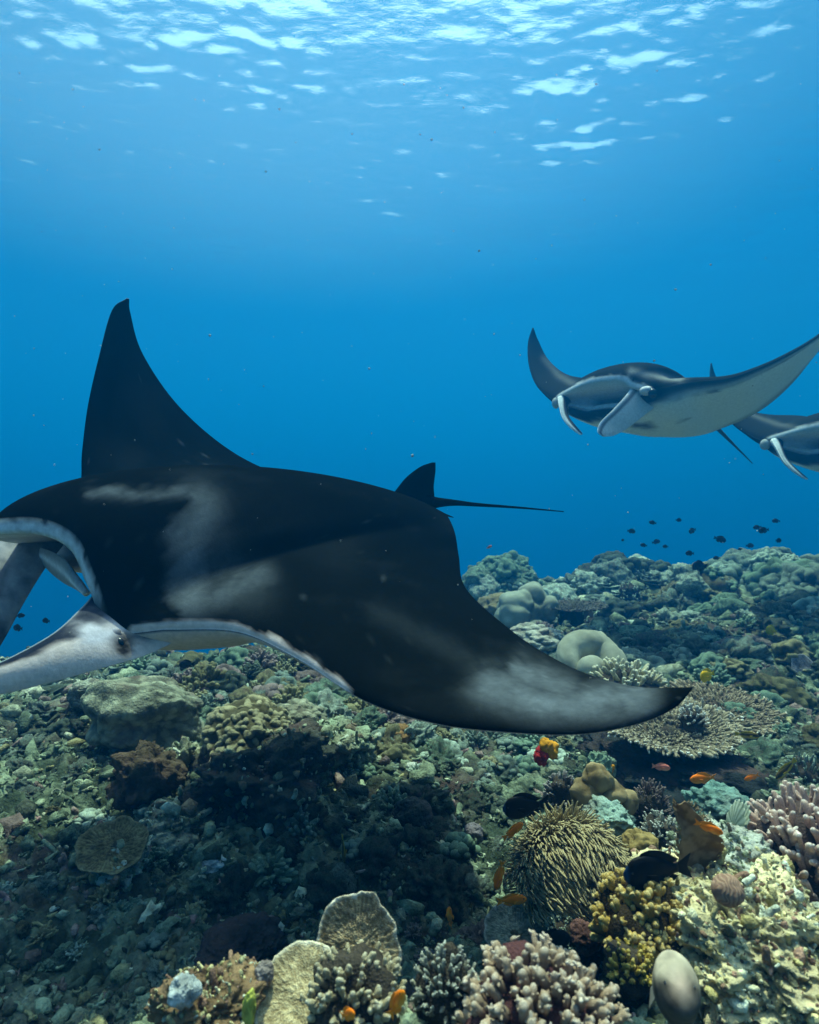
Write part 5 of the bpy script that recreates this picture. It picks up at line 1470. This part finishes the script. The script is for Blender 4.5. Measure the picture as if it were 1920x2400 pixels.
# the grey blunt fish facing the camera
def grey_fish():
    p = at(1592, 2290, 1.0)
    root = thing('grey_fish', 'blunt pale grey fish facing the camera, between golden and crusted coral', 'fish', p)
    s = px_size(1, 1.0)
    n, m = 30, 28
    q = np.linspace(0, 1, n)                                   # 0 face, 1 tail root
    a = np.linspace(0, 2 * math.pi, m, endpoint=False)
    w = np.interp(q, [0, .02, .07, .18, .4, .7, 1], [.16, .50, .80, 1.0, 1.0, .62, .18]) * 51
    h = np.interp(q, [0, .02, .07, .18, .4, .7, 1], [.10, .42, .74, .97, 1.0, .55, .16]) * 74
    V = np.stack([np.outer(w, np.cos(a)), np.repeat(q * 210, m).reshape(n, m), np.outer(h, np.sin(a))], -1)
    dz = np.interp(q, [0, .2, 1], [-22, 0, 6])
    V[..., 2] += dz[:, None]
    V = V.reshape(-1, 3) * s
    Rz = np.array(Euler((-1.0, 0, -.22)).to_matrix())
    V = V @ Rz.T
    i = np.arange(n * m).reshape(n, m); j = np.roll(i, -1, 1)
    F = [np.stack([i[:-1], j[:-1], j[1:], i[1:]], -1).reshape(-1, 4), np.array([i[0][::-1], i[-1]])]
    lx, ly, lz = (V @ Rz / s).T
    nz = fbm(V * 40, 3, 6)
    k = sstep(-30, 15, lz + 10 * nz)
    pg = lerp3((.08, .07, .06), (.40, .33, .24), k) * np.clip(1 + .55 * fbm(V * 45, 4, 9), .45, 1.6)[:, None]
    nose = np.exp(-((lx / 22) ** 2 + ((lz + 12) / 26) ** 2)) * (ly < 50)
    pg = pg * (1 - nose)[:, None] + np.array((.46, .33, .25)) * nose[:, None]
    mo = np.exp(-((lx / 20) ** 2 + ((lz + 48) / 8) ** 2)) * (ly < 30)
    ey = np.exp(-(((np.abs(lx) - 32) / 13) ** 2 + ((lz + 15 + 6 * nz) / 17) ** 2)) * (ly < 60)
    pg = pg * (1 - .55 * mo)[:, None] * (1 - .8 * ey)[:, None]
    link('body', mesh_from('body', V, F, pg, M['fish']), root)
    for sg in (-1, 1):
        v, f = ellipsoid((sg * 31, 12, -13), (4, 5, 6), None, 12)
        link('eye', mesh_from('eye', (v * s) @ Rz.T, f, np.array((.02, .02, .025)), M['eye']), root)
        Ls = [(sg * 44, 70, 4 - 6 * k) for k in range(5)]; Ts = [(sg * (52 + 2 * k), 110 + 4 * k, 8 - 10 * k) for k in range(5)]
        rows = [list(np.array(l) * s) + list(np.array(t) * s) + [2 * s, 2 * s, 0] for l, t in zip(Ls, Ts)]
        v, f, _ = loft(rows, 4, 7)
        link('pectoral_fin', mesh_from('pectoral_fin', v @ Rz.T, f, np.array((.28, .26, .22)), M['fish']), root)
    rows = [list(np.array((0, 208, z_ * .35)) * s) + list(np.array((0, 250, z_)) * s) + [3 * s, 3 * s, 0] for z_ in (-34, -16, 0, 16, 34)]
    v, f, _ = loft(rows, 4, 7)
    link('tail_fin', mesh_from('tail_fin', v @ Rz.T, f, np.array((.25, .23, .2)), M['fish']), root)
    rows = [list(np.array((0, 90 + 20 * k, 70 - 7 * k)) * s) + list(np.array((0, 104 + 22 * k, 88 - 9 * k)) * s) + [3 * s, 3 * s, 0] for k in range(5)]
    v, f, _ = loft(rows, 4, 7)
    link('dorsal_fin', mesh_from('dorsal_fin', v @ Rz.T, f, np.array((.28, .26, .22)), M['fish']), root)
grey_fish()

def specks():
    r = np.random.default_rng(12)
    V0, F0 = ico(1)
    out = []
    for k in range(420):
        Y = r.uniform(.7, 6); p = at(r.uniform(0, 1920), r.uniform(150, 2000), Y)
        if p[2] < zf1(p[0], p[1]) + .1: continue
        out.append((V0 * px_size(r.lognormal(.1, .5), Y) * r.uniform(.5, 1.2, 3) + p, F0, (.5, .5, .45)))
    V, F, P = merge(out)
    tag(link('drifting_plankton', mesh_from('drifting_plankton', V, F, P, M['rubble'])), 'tiny pale specks drifting in the water', 'plankton', None, 'stuff')
specks()

for ph_, u_, v_ in (
    ('knobby green pinnacle', 1180, 1425), ('dark skyline mound', 1455, 1405), ('wide skyline mound', 1800, 1410), ('pale topped skyline knoll', 1815, 1345), ('brown skyline knoll', 1640, 1400),
    ('thin grey table coral', 1340, 1425), ('tall rounded lobe coral', 1240, 1490), ('turquoise coral tuft', 1375, 1470), ('whitish coral tuft', 1605, 1425), ('nosing yellow and white fish', 1808, 1478),
    ('curled leather coral', 1385, 1585), ('cream finger coral clump', 1480, 1622), ('bright yellow fish', 1658, 1583), ('rosy plate coral', 1890, 1580), ('brown upper table coral', 1700, 1665),
    ('lower table coral', 1578, 1740), ('grey thorny coral', 1890, 1835), ('orange lobed sponge', 1285, 1768), ('rust brown round sponge', 945, 1750), ('pale green mossy lump', 800, 1790), ('pale nubbly rock', 700, 1730),
    ('knobby dome coral', 592, 1780), ('big boulder coral', 345, 1740), ('small pale dome', 205, 1660), ('pale round plate', 130, 1645), ('fish below the belly', 438, 1557), ('brown hollowed rock', 338, 1890),
    ('large dark rock', 600, 1900), ('tan plate rock', 262, 1985), ('pale crusted rock', 405, 1985), ('whitish rubble lump', 280, 2075), ('pale blue stone', 498, 2050), ('olive slim fish', 805, 1990),
    ('dark smooth boulder', 970, 1960), ('lilac grey dome', 1110, 1985), ('low purple rock', 560, 2270), ('rust brown crusted rock', 470, 2390), ('upright plate coral', 838, 2225), ('flat scalloped plate', 690, 2340),
    ('upright orange fish', 1055, 2150), ('purple stubby finger coral', 1270, 2380), ('pale knobbly crust', 1045, 2350), ('grey green plate', 1205, 2195), ('tentacled mound', 1345, 2085), ('tan leather lump', 1405, 1900),
    ('white thorny coral', 1548, 1965), ('brown sea fan', 1635, 2030), ('pink finger coral', 1850, 2085), ('golden finger coral', 1515, 2205), ('blunt grey fish', 1592, 2340), ('striped coral ball', 1705, 2100),
    ('brown round sponge', 1778, 2215), ('yellowish crusted rock', 1790, 2330), ('wing edge above', 1080, 1700), ('tip of the belly fin', 20, 1620), ('left border', 0, 1850), ('lower left corner', 0, 2390), ('wing root', 560, 1560)):
    mark(ph_, u_, v_)
label_heads()
